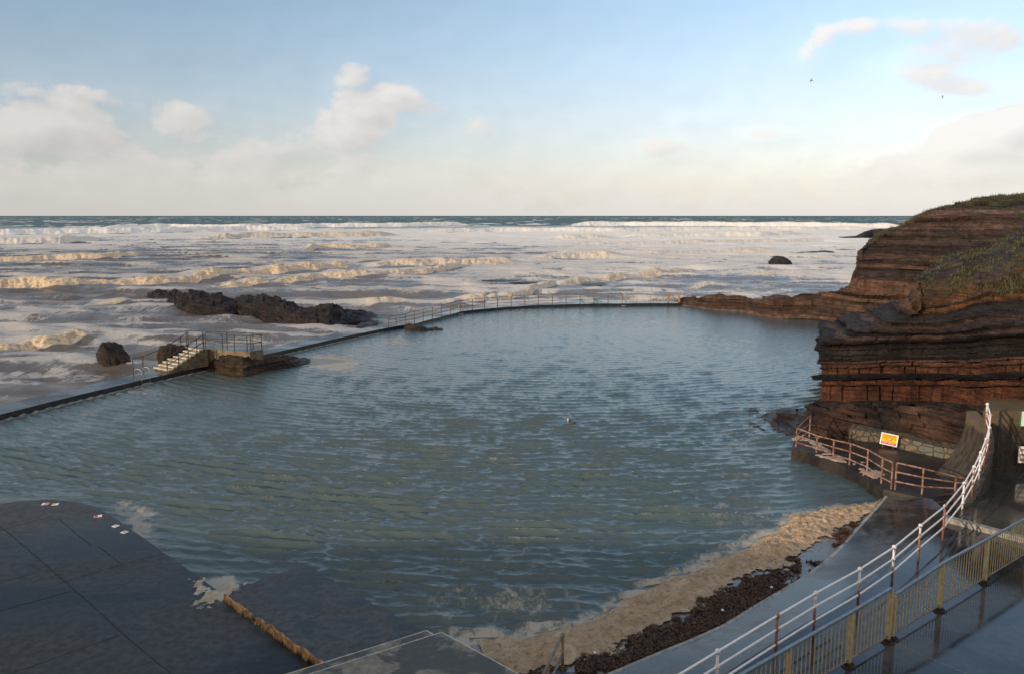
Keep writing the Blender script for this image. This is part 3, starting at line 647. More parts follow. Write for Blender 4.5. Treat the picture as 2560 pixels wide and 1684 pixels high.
o = ridge('pool_rock', [(330+.1975*a, 800+.1975*b, 800+.1975*(c-18), 1.2, 1.6) for a, b, c in rk], 0, .07, .22, seed=70, strata=.10, col1=(.020, .015, .010), col2=(.085, .05, .024), feat=.7)
tag(o, 'brown rock under the stair platform sloping down into the pool', 'rock')
o = ridge('pool_rock', [(900+.2269*a, 720+.2269*b, 720+.2269*c, .8, 1.0) for a, b, c in [(490,462,400),(540,468,392),(600,474,400),(680,478,425),(750,475,440),(800,468,440),(830,468,420),(870,470,440),(915,472,462)]], 0, .07, .14, seed=72, col1=(.02, .014, .012), col2=(.05, .03, .02), feat=.6)
tag(o, 'small dark rock spur jutting into the pool from the wall bend', 'rock')
X_ = lambda a: 1800+.3193*a
Y_ = lambda b: 860+.3193*b
o = ridge('rock_ledge', [(X_(a), Y_(b), Y_(c), 2.2, 3.0) for a, b, c in [(220,628,606),(300,668,604),(380,690,606),(450,710,610),(530,728,616),(600,748,622),(720,768,636),(850,790,650),(960,812,690)]], -.05, .05, .10, seed=80, strata=.12, col1=(.016, .014, .013), col2=(.05, .035, .026), feat=.7, zstep=.12)
tag(o, 'flat dark rock shelf running into the pool at the cliff foot', 'rock')
o = ridge('rock_ledge', [(X_(a), Y_(b), Y_(c), .8, 3.0) for a, b, c in [(395,608,592),(440,604,540),(500,606,543),(560,610,546),(640,620,550),(720,630,556)]], .05, .05, .09, seed=82, strata=.10, col1=(.016, .013, .012), col2=(.06, .035, .024), feat=.7, zstep=.12)
tag(o, 'upper slab of brown rock with foam on it below the cliff corner', 'rock')
led = [(676,600,530),(684,625,492),(740,640,486),(800,655,488),(1000,690,486),(1200,720,490),(1400,770,494),(1600,810,500),(1750,840,504),(1900,880,510),(2050,900,512),(2300,940,520)]
o = ridge('strata_ledge', [(X_(a), Y_(b), Y_(c), 1.0, 3.0) for a, b, c in led], .55, .045, .10, seed=84, strata=.34, col1=(.014, .011, .011), col2=(.085, .045, .032), feat=.8, zstep=.17)
tag(o, 'thin bedded dark ledge of rock projecting under the near cliff', 'rock')
# ================================================================== POOL WALL AND FAR RAILS
t = empty('pool_wall', (INNER[5].x, INNER[5].y, 0)); tag(t, 'long low sea pool wall with a wet walkway on top', 'wall')
OUT = offset(INNER, 1.9); O2 = offset(INNER, 1.3); OUT = [a.lerp(b, min(1, max(0, (i-10)/3))) for i, (a, b) in enumerate(zip(OUT, O2))]
bm = bmesh.new(); bo = bmesh.new()
for i in range(len(INNER)-1):
    a, b, c, d = INNER[i], INNER[i+1], OUT[i+1], OUT[i]
    bm.faces.new([bm.verts.new((v.x, v.y, WZ)) for v in (a, b, c, d)])
for i in range(len(INNER)-1):
    for s, e in ((INNER[i], INNER[i+1]), (OUT[i+1], OUT[i])):
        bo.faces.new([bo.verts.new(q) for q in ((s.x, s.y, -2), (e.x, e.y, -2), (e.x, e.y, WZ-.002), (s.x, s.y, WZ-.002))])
def part(name, bm, mat, par, smooth=False):
    """child mesh whose vertices were given in world coordinates"""
    o = bm_obj(name, bm, mat, None, smooth); L = par.location; q = par
    rz = par.rotation_euler.z; ca, sa = math.cos(-rz), math.sin(-rz); acc = Vector(L)
    if par.parent is not None: acc = acc+Vector(par.parent.location)
    for v in o.data.vertices:
        x, y, z = v.co-acc; v.co = (x*ca-y*sa, x*sa+y*ca, z)
    o.parent = par; return o
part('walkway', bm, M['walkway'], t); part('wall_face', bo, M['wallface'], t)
EX, EY = [e[0] for e in EDGE], [e[1] for e in EDGE]
def wallpt(px, dy=2.0, z=WZ): return P(px, float(np.interp(px, EX, EY))-dy, z=z)
posts = [971,990,1013,1036,1058,1081,1103,1126,1151,1181,1211,1244,1278,1312,1346,1381,1415,1450,1484.5,1520,1555]
rail = empty('railing', wallpt(1211)); tag(rail, 'long thin post and rail fence curving along the far pool wall', 'railing')
tops = []
for i, px in enumerate(posts):
    b = wallpt(px); h = 1.12 if px > 1015 else .95
    bm = bmesh.new(); add_tube(bm, [(b.x, b.y, WZ-.05), (b.x, b.y, WZ+h)], .045, 6); part('post', bm, M['rail'], rail); tops.append(Vector((b.x, b.y, WZ+h)))
for fr in (1.0, .68, .36):
    bm = bmesh.new(); add_tube(bm, [Vector((p.x, p.y, WZ+(p.z-WZ)*fr)) for p in tops[(0 if fr < 1 else 0):]], .028, 6); part('rail', bm, M['rail'], rail)
bar = empty('bar_fence', wallpt(1610)); tag(bar, 'barred metal fence section standing between railing and gate', 'fence')
xs = [1563, 1590, 1626, 1662]
for px in xs:
    b = wallpt(px); bm = bmesh.new(); add_tube(bm, [(b.x, b.y, WZ-.05), (b.x, b.y, WZ+1.12)], .04, 6); part('post', bm, M['railpale'], bar)
for a, b in zip(xs[:-1], xs[1:]):
    bm = bmesh.new(); n = 11 if b-a > 30 else 8
    for k_ in range(1, n):
        q = wallpt(a).lerp(wallpt(b), k_/n); add_tube(bm, [(q.x, q.y, WZ+.12), (q.x, q.y, WZ+1.0)], .018, 5)
    for z in (.12, 1.0): add_tube(bm, [wallpt(a)+Vector((0, 0, z)), wallpt(b)+Vector((0, 0, z))], .025, 6)
    part('bar_panel', bm, M['railpale'], bar)
gate = empty('gate', wallpt(1680)); tag(gate, 'barred gate with a small orange notice at the rocky end of the wall', 'gate')
bm = bmesh.new()
for k_ in range(0, 10):
    q = wallpt(1668).lerp(wallpt(1691), k_/9); add_tube(bm, [(q.x, q.y, WZ+.1), (q.x, q.y, WZ+1.1)], .018, 5)
for z in (.1, 1.1): add_tube(bm, [wallpt(1668)+Vector((0, 0, z)), wallpt(1691)+Vector((0, 0, z))], .025, 6)
part('bar_panel', bm, M['railpale'], gate)
for px, w_, nm in ((1669.5, .16, 'gate_post'), (1697.5, .24, 'gate_post')):
    q = wallpt(px); bm = bmesh.new(); add_box(bm, (q.x, q.y-.05, WZ+.58), (w_, .08, 1.16), bev=.01); part(nm, bm, M['orange'], gate)
q = wallpt(1676.5); bm = bmesh.new(); add_box(bm, (q.x, q.y-.07, WZ+.88), (.27, .03, .30), bev=.006); part('notice', bm, M['orange'], gate)
for px, lab in ((1451, 'green cord caught at the foot of a railing post'), (1486, 'green cord twisted around a railing post up to the top rail')):
    b = wallpt(px, 1.6); bm = bmesh.new()
    pts = [b+Vector((0, 0, .50)), b+Vector((.12, -.02, .36)), b+Vector((.2, -.03, .18)), b+Vector((.46, -.03, .10))]
    add_tube(bm, [b+Vector((-.02, -.03, .02)), b+Vector((.0, -.03, .55))], .035, 6); add_tube(bm, pts, .06, 6)
    if px > 1470:
        add_tube(bm, [b+Vector((.0, -.03, .55)), b+Vector((.35, -.03, .42)), b+Vector((.6, -.03, .62)), b+Vector((.78, -.02, .9)), b+Vector((.82, 0, 1.12))], .035, 6)
        add_tube(bm, [b+Vector((.05, -.03, .5)), b+Vector((.4, -.03, .26)), b+Vector((.9, -.03, .2))], .06, 6)
    o = bm_obj('cord', bm, M['teal']); tag(o, lab, 'cord')
# ladders: pairs of looped handrails on the pool edge
for p0, lab, mt in (((351, 372), 'pale pool ladder at the foot of the white edged steps', 'ladder'), ((1146.5, 1157.5), 'pool ladder on the wall bend under the railing', 'ladder'), ((1554, 1563.5), 'pool ladder beside the barred fence', 'ladder')):
    c = wallpt(sum(p0)/2, 0); t = empty('pool_ladder', c); tag(t, lab, 'ladder', 'pool ladders along the wall')
    tn = (INNER[4]-INNER[3]).normalized() if p0[0] < 500 else Vector((1, .1))
    tn = Vector((tn.x, tn.y, 0)).normalized()
    e = [wallpt(p0[0], 0), wallpt(p0[1], 0)]; inn = Vector((-tn.y, tn.x, 0))
    for q in e:
        bm = bmesh.new(); add_tube(bm, [q+inn*.45+Vector((0, 0, -.05)), q+inn*.45+Vector((0, 0, .60)), q+inn*.33+Vector((0, 0, .70)), q+inn*.05+Vector((0, 0, .70)), q-inn*.12+Vector((0, 0, .58)), q-inn*.12+Vector((0, 0, -.9))], .024, 7); part('handrail', bm, M['ladder'], t)
    for z in (.05, -.25):
        bm = bmesh.new(); add_tube(bm, [e[0]-inn*.12+Vector((0, 0, z)), e[1]-inn*.12+Vector((0, 0, z))], .03, 6); part('rung', bm, M['ladder'], t)
# ================================================================== STEPS AND PLATFORM
ZA = lambda a, b: (330+.1975*a, 800+.1975*b)
s0 = P(*ZA(372, 640), z=WZ); s1 = P(*ZA(812, 352), z=1.5)
dirv = Vector((s1.x-s0.x, s1.y-s0.y, 0)); run = dirv.length; dirv.normalize(); side_ = Vector((dirv.y, -dirv.x, 0))
st = empty('steps', s0); tag(st, 'concrete steps with white worn edges climbing to the small platform', 'steps')
NS = 8; rise = (1.5-WZ)/NS; wst = .92
brz = math.atan2(dirv.y, dirv.x)
bm = bmesh.new()
for i in range(NS):
    z1 = WZ+rise*(i+1); ln = run*(NS-i)/NS+.3; c = s0+dirv*(run*i/NS+ln/2); add_box(bm, (c.x, c.y, z1-rise/2-.01), (ln, 2*wst, rise-.02), brz)
part('stair_body', bm, M['warmconc'], st)
for i in range(NS):
    z1 = WZ+rise*(i+1); c = s0+dirv*(run*i/NS+.11); bm = bmesh.new(); add_box(bm, (c.x, c.y, z1-.02), (.28, 2*wst+.04, .08), brz, bev=.012); part('tread', bm, M['tread'], st)
def railing_run(owner, pts, hs, rails, r=.032, mat='darkrail', names=('post', 'rail')):
    for p, h in zip(pts, hs):
        bm = bmesh.new(); add_tube(bm, [p+Vector((0, 0, -.15)), p+Vector((0, 0, h))], r, 6); part(names[0], bm, M[mat], owner)
    for f_ in rails:
        bm = bmesh.new(); add_tube(bm, [p+Vector((0, 0, h*f_)) for p, h in zip(pts, hs)], r*.85, 6); part(names[1], bm, M[mat], owner)
pl = [P(*ZA(905, 345), z=1.45), P(*ZA(1490, 398), z=1.45), P(*ZA(1660, 372), z=1.45)]
back = Vector((-dirv.y, dirv.x, 0)); 
pb0, pb1 = pl[0]+back*1.9-dirv*.4, pl[2]+back*1.3
plat = empty('platform', pl[1]); tag(plat, 'small raised concrete platform on the pool wall ringed by dark rails', 'platform')
bm = bmesh.new(); prism(bm, [(p.x, p.y) for p in (pl[0]+Vector((-.5, -.3, 0)), pl[1], pl[2], pb1, pb0)], .1, 1.45); part('concrete_base', bm, M['warmconc'], plat)
bm = bmesh.new(); q5 = [pl[0]+Vector((-.5, -.3, 0)), pl[1], pl[2], pb1, pb0]; ce = sum((Vector(v) for v in q5), Vector())/5
prism(bm, [(ce.x+(p.x-ce.x)*.985, ce.y+(p.y-ce.y)*.985) for p in q5], 1.452, 1.462); part('wet_top', bm, M['walkway'], plat)
pr = empty('railing', pl[0]); tag(pr, 'dark tubular railing round the small platform on the pool wall', 'railing')
fr = [pl[0].lerp(pl[1], f_) for f_ in (.05, .42, .68, .95)]+[pl[1].lerp(pl[2], f_) for f_ in (.10, .9)]+[pl[2].lerp(pb1, .85), pb1.lerp(pb0, .35), pb1.lerp(pb0, .7), pb0.lerp(pb1, .06)]
railing_run(pr, fr, [1.05]*len(fr), (1.0, .52))
sr = empty('railing', s0); tag(sr, 'dark handrail following the steps on the pool side', 'railing')
a_ = [s0-dirv*.1+side_*wst+Vector((0, 0, 0))]+[s0+dirv*run*f_+side_*wst+Vector((0, 0, (1.5-WZ)*f_)) for f_ in (.28, .55, .80, 1.0)]
railing_run(sr, a_, [1.0]*5, (1.0, .5))
sr = empty('railing', s0); tag(sr, 'dark handrail following the steps on the sea side', 'railing')
a_ = [s0-dirv*1.7-side_*(wst-.5)+Vector((0, 0, 0)), s0-dirv*.8-side_*(wst-.1)]+[s0+dirv*run*f_-side_*wst+Vector((0, 0, (1.5-WZ)*f_)) for f_ in (.25, .5, .78, 1.0)]
railing_run(sr, a_, [1.0]*6, (1.0,))
# ================================================================== NEAR LEFT: PAVED TERRACE, SLAB, BLOCK
def poly_obj(name, poly, z0, z1, mat, parent=None, bev=0.0):
    bm = bmesh.new(); prism(bm, poly, z0, z1)
    if bev:
        es = [e for e in bm.edges if all(abs(v.co.z-z1) < 1e-6 for v in e.verts)]
        bmesh.ops.bevel(bm, geom=es, offset=bev, segments=2, affect='EDGES')
    return bm_obj(name, bm, mat, parent)
Z6 = lambda a, b, z: P(a*.378, 1184+b*.378, z=z)
TZ = .25
tpx = [(-900,300),(-400,235),(0,197),(100,180),(200,171),(280,168),(350,168),(430,171),(500,179),(560,193),(620,214),(690,248),(750,284),(820,330),(900,388),(990,450),(1080,517),(1180,586),(1280,655),(1500,815),(1800,1035),(2110,1262),(2500,1540),(2700,1900),(-900,1900)]
terr = [Z6(a, b, TZ) for a, b in tpx]
tag(poly_obj('pavement', [(p.x, p.y) for p in terr], -1.6, TZ, M['paving'], bev=.05), kind='structure')
def strip(bm, pts, w, z):
    """flat ribbon along plan points"""
    L = [Vector((p[0], p[1])) for p in pts]; a, b = offset(L, w/2), offset(L, -w/2)
    for i in range(len(L)-1): bm.faces.new([bm.verts.new((v.x, v.y, z)) for v in (b[i], b[i+1], a[i+1], a[i])])
bm = bmesh.new()
for ln in ([(-300,440),(0,375),(180,322),(350,280)], [(440,705),(620,652),(800,600),(940,560),(1080,528)], [(-300,985),(0,903),(240,838),(480,770)], [(-200,1400),(130,1300),(480,1175),(800,1060)],
           [(-60,310),(60,392),(240,545),(430,712),(620,875),(800,1045),(960,1180),(1180,1360)], [(390,298),(500,390),(600,470)], [(650,480),(720,530),(800,592)], [(-200,760),(100,690),(250,650)]):
    strip(bm, [Z6(a, b, TZ) for a, b in ln], .022, TZ+.004)
tag(bm_obj('paving_joints', bm, simple('joint', (.006, .006, .006), (.012, .012, .011), 6, .8, bs=0)), kind='structure')
SZ = .42
spx = [(567,1490),(604,1470),(639,1452),(700,1431),(764,1409),(800,1430),(833,1450),(880,1477),(926,1503),(990,1538),(1055,1573),(1100,1600),(1000,1690),(900,1720),(850,1686),(815,1660),(690,1574)]
slab = [P(a, b, z=SZ) for a, b in spx]
def dense(poly, n=14, jit=.035, seed=1):
    g = np.random.default_rng(seed); out = []
    for i in range(len(poly)):
        a, b = poly[i], poly[(i+1) % len(poly)]
        for k_ in range(n): q = Vector(a).lerp(Vector(b), k_/n); out.append((q.x+g.normal(0, jit), q.y+g.normal(0, jit)))
    return out
t = poly_obj('slipway_slab', dense([(p.x, p.y, 0) for p in slab], 8, .03), -1.5, SZ, M['slab'], bev=.04)
tag(t, 'dark weedy concrete slab with a ragged edge lying beside the paved terrace', 'slab')
def lumps(name, mask_fn, poly_bbox, res, th, mat, seed, zfn, label=None, cat=None):
    x0, y0, x1, y1 = poly_bbox; X, Y = np.meshgrid(np.arange(x0, x1, res), np.arange(y0, y1, res), indexing='ij')
    m_ = mask_fn(X, Y); h = (fbm(X/.35, Y/.35, 4, seed, g=.6)*.9+.35)*th
    Z = zfn(X, Y)+h*sstep(m_, 0, .5)-.03*(m_ <= 0)
    o = grid_mesh(name, np.stack([X, Y, Z], -1), mat, keep=m_ > -.08, smooth=True)
    return tag(o, label, cat, kind='stuff')
# foam ribbon along the left foot of the slab, and the patch in the notch
kl = [P(a, b, z=TZ)+Vector((-.025, -.02, 0)) for a, b in [(567,1502),(600,1526),(690,1588),(760,1640),(815,1676),(860,1706)]]
KL = [tuple(p.to_2d()) for p in kl]; bx = [p[0] for p in KL]; by = [p[1] for p in KL]
lumps('foam_ribbon', lambda X, Y: 1-seg_dist(X, Y, KL)/(.025+.055*fbm(X*3, Y*3, 3, 91)), (min(bx)-.5, min(by)-.5, max(bx)+.5, max(by)+.5), .015, .24, simple('orange_lit_foam', (.50, .27, .10), (.20, .08, .03), 6, .7, bs=.6, bd=.03), 92, lambda X, Y: X*0+TZ, 'narrow ridge of tan foam caught along the edge of the dark slab', 'foam')  # orange light along the kerb painted into the foam colour
nf = [P(a, b, z=TZ) for a, b in [(470,1445),(500,1430),(540,1470),(575,1450),(635,1452),(600,1475),(575,1500),(530,1520),(485,1525),(478,1490)]]
NFp = [tuple(p.to_2d()) for p in nf]
def nmask(X, Y):
    d = seg_dist(X, Y, NFp+[NFp[0]]); d = np.where(pip(X, Y, NFp), d, -d); return d*2.2+(fbm(X/.16, Y/.3, 5, 95, g=.65)-.56)*2.0-.22
lumps('foam_patch', nmask, (-10, 19.5, -5, 24.5), .03, .035, simple('pale_foam', (.42, .385, .31), (.36, .27, .16), 3, .7, bs=.5, bd=.02), 96, lambda X, Y: X*0+TZ, 'pale foam patch in the notch between paving and slab', 'foam')
C1 = P(1105, 1577, z=1.0); u1 = Vector((-1.99, -1.34, 0)).normalized(); u2 = Vector((1.52, -1.53, 0)).normalized()
blk = empty('concrete_block', C1); tag(blk, 'pale lichen stained two level concrete platform corner at the bottom edge', 'platform')
def slabp(name, c, z0, z1, mat, l1=7, l2=7):
    bm = bmesh.new(); prism(bm, [(q.x, q.y) for q in (c, c+u1*l1, c+u1*l1+u2*l2, c+u2*l2)], z0, z1)
    es = [e for e in bm.edges if all(abs(v.co.z-z1) < 1e-6 for v in e.verts)]; bmesh.ops.bevel(bm, geom=es, offset=.02, segments=2, affect='EDGES'); part(name, bm, mat, blk)
C2 = P(1067, 1573, z=.86)
slabp('upper_level', C1, -1.2, 1.0, M['lichen']); slabp('lower_level', C2-u2*.0, -1.3, .86, M['lichen'], 7, .5)
bm = bmesh.new()
for c, z in ((C1, 1.003), (C2, .863)):
    strip(bm, [c+u1*6.9+u2*.03, c+u2*.03+u1*.03], .035, z)
    strip(bm, [c+u1*.03+u2*.03, c+u1*.03+u2*(6.9 if c is C1 else .5)], .035, z)
part('worn_edge', bm, simple('worn_edge', (.50, .48, .42), (.3, .29, .25), 5, .8), blk)
# painted notices lying along the terrace edge
ZN = lambda a, b: (80+a*.10924, 1230+b*.10924)
for a, b, w_, hh, c1, c2, lab, rz in ((310,260,150,60,'sign_pink','sign_white','pale pink notice plate on the terrace, leftmost along its rim',.2), (535,268,130,75,'sign_white','sign_yellow','white and yellow notice plate on the terrace rim',.2),
        (1510,540,150,60,'sign_white','sign_red','notice plate half red half white on the terrace near the foam',.45), (1915,765,120,75,'sign_white','sign_pink','mostly white notice plate on the terrace, next to last before the bend',-.5), (2120,905,120,75,'sign_white','sign_red','white notice plate with a red middle nearest the camera on the terrace rim',-.5)):
    c = P(*ZN(a, b), z=TZ+.01); t = empty('notice_plate', c, rz); tag(t, lab, 'sign', 'notice plates along the terrace rim')
    W_ = w_*.10924/FPX*30*1.05; D_ = W_*.9
    bm = bmesh.new(); add_box(bm, (0, 0, 0), (W_, D_, .012)); bm_obj('plate', bm, M[c1], t)
    bm = bmesh.new(); add_box(bm, (0 if rz < 0 else -W_*.24, -D_*.02, .0085), (W_*.42, D_*(.5 if rz < 0 else .9), .005)); bm_obj('mark', bm, M[c2], t)
# ================================================================== RIGHT: DECK, APRON, BEACH
Z5 = lambda a, b: (1660+.378*a, 1184+.378*b)
DZ = .60
tip = [(355,1172),(750,935),(1003,787),(1296,628),(1523,482),(1697,340),(1859,212),(1986,60)]
WP = [P(*Z5(*q), z=DZ+1.08) for q in tip]; WP = [Vector((p.x, p.y, DZ)) for p in WP]
WP = [WP[0]+(WP[0]-WP[1])*1.0]+WP
apx = [(1523,1684),(1660,1626),(1736,1596),(1811,1562),(1890,1513),(1962,1471),(2019,1437),(2087,1384),(2151,1312),(2190,1270),(2227,1226)]
AP = [P(a, b, z=.28) for a, b in apx]; AP = [AP[0]+(AP[0]-AP[1])*1.2]+AP
BL = offset([(p.x, p.y) for p in WP], .45); BL.append(P(2330, 1246, z=DZ).to_2d())
# apron: sloping concrete between the beach and the rail line
def resample(line, n):
    L = np.array([[p[0], p[1]] for p in line]); d = np.r_[0, np.cumsum(np.hypot(*np.diff(L, axis=0).T))]; s = np.linspace(0, d[-1], n); return np.stack([np.interp(s, d, L[:, k]) for k in range(2)], -1)
n_ = 60; a_, b_ = resample(AP, n_), resample(BL, n_)
u = np.linspace(0, 1, 8)[None, :, None]; xy = a_[:, None]*(1-u)+b_[:, None]*u; zz = .28+(DZ+.004-.28)*np.linspace(0, 1, 8)[None, :]*np.ones((n_, 1))
tag(grid_mesh('apron', np.concatenate([xy, zz[..., None]], -1), M['apron'], smooth=False), kind='structure')
bm = bmesh.new(); strip(bm, a_[::2].tolist(), .10, .288); 
for i in range(0, n_-1):
    bm.faces.new([bm.verts.new(q) for q in ((*a_[i], -1), (*a_[i+1], -1), (*a_[i+1], .279), (*a_[i], .279))])
tag(bm_obj('apron_kerb', bm, simple('apron_kerb', (.34, .33, .30), (.2, .19, .17), 5, .7)), kind='structure')
deckp = [tuple(p) for p in BL]+[(22, 34), (40, 34), (40, 2), (4, 2), (1.0, 12.5)]
bm = bmesh.new(); prism(bm, deckp, -1.5, DZ); tag(bm_obj('promenade', bm, M['deck']), kind='structure')
s_ = [P(a, b, z=.30).to_2d() for a, b in [(1225,1668),(1400,1672),(1530,1674),(1640,1640)]]
bm = bmesh.new(); prism(bm, [(p.x, p.y) for p in s_]+[(5, 16), (3, 10), (-2, 10)], -1, .24); tag(bm_obj('lower_step', bm, M['walkway']), kind='structure')
# raised end of the promenade behind a pale kerb
RZ = DZ+.16; k0, k1 = P(2362, 1291, z=RZ), P(2503, 1329, z=RZ); kd = (k1-k0).normalized()
rp = [k0, k0+kd*14, Vector((34, 32, 0)), Vector((16.9, 31.2, 0)), Vector((15.6, 27.4, 0))]
bm = bmesh.new(); prism(bm, [(p.x, p.y) for p in rp], DZ-.1, RZ); tag(bm_obj('promenade_upper', bm, M['deck']), kind='structure')
bm = bmesh.new(); kn = Vector((kd.y, -kd.x, 0)); q = [k0+kn*.02, k0+kd*14+kn*.02, k0+kd*14-kn*.22, k0-kn*.22]; prism(bm, [(p.x, p.y) for p in q], DZ-.05, RZ+.012); tag(bm_obj('promenade_kerb', bm, M['kerb']), kind='structure')
# beach
wl = [(1175,1602),(1300,1600),(1420,1574),(1474,1559),(1560,1505),(1660,1460),(1736,1430),(1800,1400),(1864,1377),(1909,1350),(1955,1320),(1975,1292),(2057,1275),(2182,1267),(2205,1250)]
BW = [P(a, b, z=-.02) for a, b in wl]
inner = [(1200,1690),(1330,1690),(1523,1684)]+apx[1:-1]+[(2200,1258)]
BI = [P(a, b, z=.24) for a, b in inner]
nb = 260; o_, i_ = resample([(p.x, p.y) for p in BW], nb), resample([(p.x, p.y) for p in BI], nb)
uu = np.linspace(-.12, 1.02, 90); xy = o_[:, None]*(1-uu)[None, :, None]+i_[:, None]*uu[None, :, None]
bz = (-.02+.27*uu)[None, :]*np.ones((nb, 1))+(fbm(xy[..., 0]/1.2, xy[..., 1]/1.2, 4, 101)-.5)*.03
tag(grid_mesh('beach', np.concatenate([xy, bz[..., None]], -1), M['sand']), kind='structure')
# tan foam bank along the waterline (thick, lumpy)
nb2, nu2 = 620, 190; o2, i2 = resample([(p.x, p.y) for p in BW], nb2), resample([(p.x, p.y) for p in BI], nb2)
u2_ = np.linspace(-.10, 1.0, nu2); xy = o2[:, None]*(1-u2_)[None, :, None]+i2[:, None]*u2_[None, :, None]; x, y = xy[..., 0], xy[..., 1]
pxx, pyy = project(x, y, .05); U = u2_[None, :]*np.ones_like(x)
outer = np.interp(pxx, [1180,1400,1500,1660,1890,1980,2140,2200], [.95,.90,.66,.66,.62,.64,.80,.95])
edge = np.minimum((U+.03)/.12, (outer-U)/.22)+(fbm(x/.9, y/.9, 5, 111, g=.6)-.5)*3.2*(.6+.4*sstep(U, 0, .3))+(fbm(x/.15, y/.15, 3, 117)-.5)*.5
edge = np.where((pxx < 1330), np.minimum(edge, (pxx-1190)/60+(fbm(x/.5, y/.5, 4, 118)-.5)*1.4), edge)
base = -.02+.27*U
th_ = (.02+.10*fbm(x/1.0, y/1.0, 4, 112)+.24*(fbm(x/.26, y/.26, 5, 113, g=.65)-.40))
Z = base+.035+np.clip(th_, .006, 1)*sstep(edge, 0, 1.3)
tag(grid_mesh('sea_foam', np.stack([x, y, Z], -1), M['foam'], keep=edge > 0), 'broad bank of tan foam piled along the pool beach', 'foam', kind='stuff')
# seaweed: thousands of crumpled fronds above the foam
def weed():
    g = np.random.default_rng(12); V, F = [], []; n = 0
    while n < 20000:
        i = g.integers(0, nb2); u_ = g.uniform(.25, .99); p = o2[i]*(1-u_)+i2[i]*u_; X, Y = float(p[0]), float(p[1]); a, b = project(np.array([X]), np.array([Y]), .1); a = a[0]
        dens = fbm(np.array([X/.9]), np.array([Y/.9]), 4, 121)[0]*.6+.4*fbm(np.array([X/.25]), np.array([Y/.25]), 3, 122)[0]+.22*(u_-.72)+(.14 if a < 2000 else -.09)-(.25 if a < 1440 else 0)-.9*max(0, np.interp(a, [1440, 1660, 1900, 2100], [.70, .56, .62, .80])-u_)
        if dens < .525: continue
        n += 1; z = -.02+.27*u_+g.uniform(-.01, .05)
        for q in range(2):
            th = g.uniform(0, 6.28); l_ = g.uniform(.02, .075); w_ = g.uniform(.006, .02); dz = g.uniform(-.02, .04); s = len(V); c, sn = math.cos(th), math.sin(th)
            V += [(X-sn*w_, Y+c*w_, z), (X+sn*w_, Y-c*w_, z+.015), (X+c*l_+sn*w_, Y+sn*l_-c*w_, z+dz), (X+c*l_*.9-sn*w_, Y+sn*l_*.9+c*w_, z+dz+.02)]; F.append((s, s+1, s+2, s+3))
    me = bpy.data.meshes.new('seaweed'); me.from_pydata(V, [], F); tag(link('seaweed', me, M['seaweed']), 'dark brown tangled seaweed strewn along the top of the beach', 'seaweed', kind='stuff')
weed()
# small litter on the beach
for px, py, c1, lab in ((1806,1533,'sign_white','scrap of pale blue plastic litter on the seaweed'), (1928,1475,'sign_white','white plastic scrap among dark seaweed by the apron edge'), (1486,1640,'sign_white','small white litter scrap on seaweed near the bottom handrail')):
    c = P(px, py, z=.2); bm = bmesh.new(); add_ball(bm, (0, 0, 0), .035, .5)
    for v in bm.verts: v.co += Vector((random.uniform(-.015, .015), random.uniform(-.015, .015), random.uniform(-.01, .02)))
    tag(bm_obj('litter', bm, M[c1], loc=c+Vector((0, 0, .1))), lab, 'litter')
# ================================================================== WHITE RAIL
Z4 = lambda a, b: (1800+.3193*a, 860+.3193*b)
up = [((1990,957),27.6,73),((2043,845),28.3,68),((2083,740),28.9,66),((2110,650),29.4,62),((2118,553),29.8,60),((2093,468),30.2,58)]
SLP = []; HS = [1.08]*len(WP)
for (a, b), Y0, hp_ in up:
    T = P(*Z4(a, b), Y=Y0); B = P(Z4(a, b)[0], Z4(a, b)[1]+hp_, Y=Y0); SLP.append(Vector((T.x, T.y, B.z))); HS.append(T.z-B.z)
ALLP = WP+SLP
wr = empty('railing', WP[2]); tag(wr, 'white three bar railing with ball joints and rusting posts along the promenade', 'railing')
proto = None
for i, (p, h) in enumerate(zip(ALLP, HS)):
    bm = bmesh.new(); add_tube(bm, [(0, 0, -.1), (0, 0, h)], .032, 10)
    for f_ in (.36, .69, 1.0): add_ball(bm, (0, 0, h*f_), .062 if f_ == 1 else .054)
    o = bm_obj('post', bm, M['post'], wr, smooth=True); o.location = p-WP[2]
for f_ in (.36, .69, 1.0):
    bm = bmesh.new(); add_tube(bm, [p+Vector((0, 0, h*f_)) for p, h in zip(ALLP, HS)], .026, 10); part('rail', bm, M['white'], wr, True)
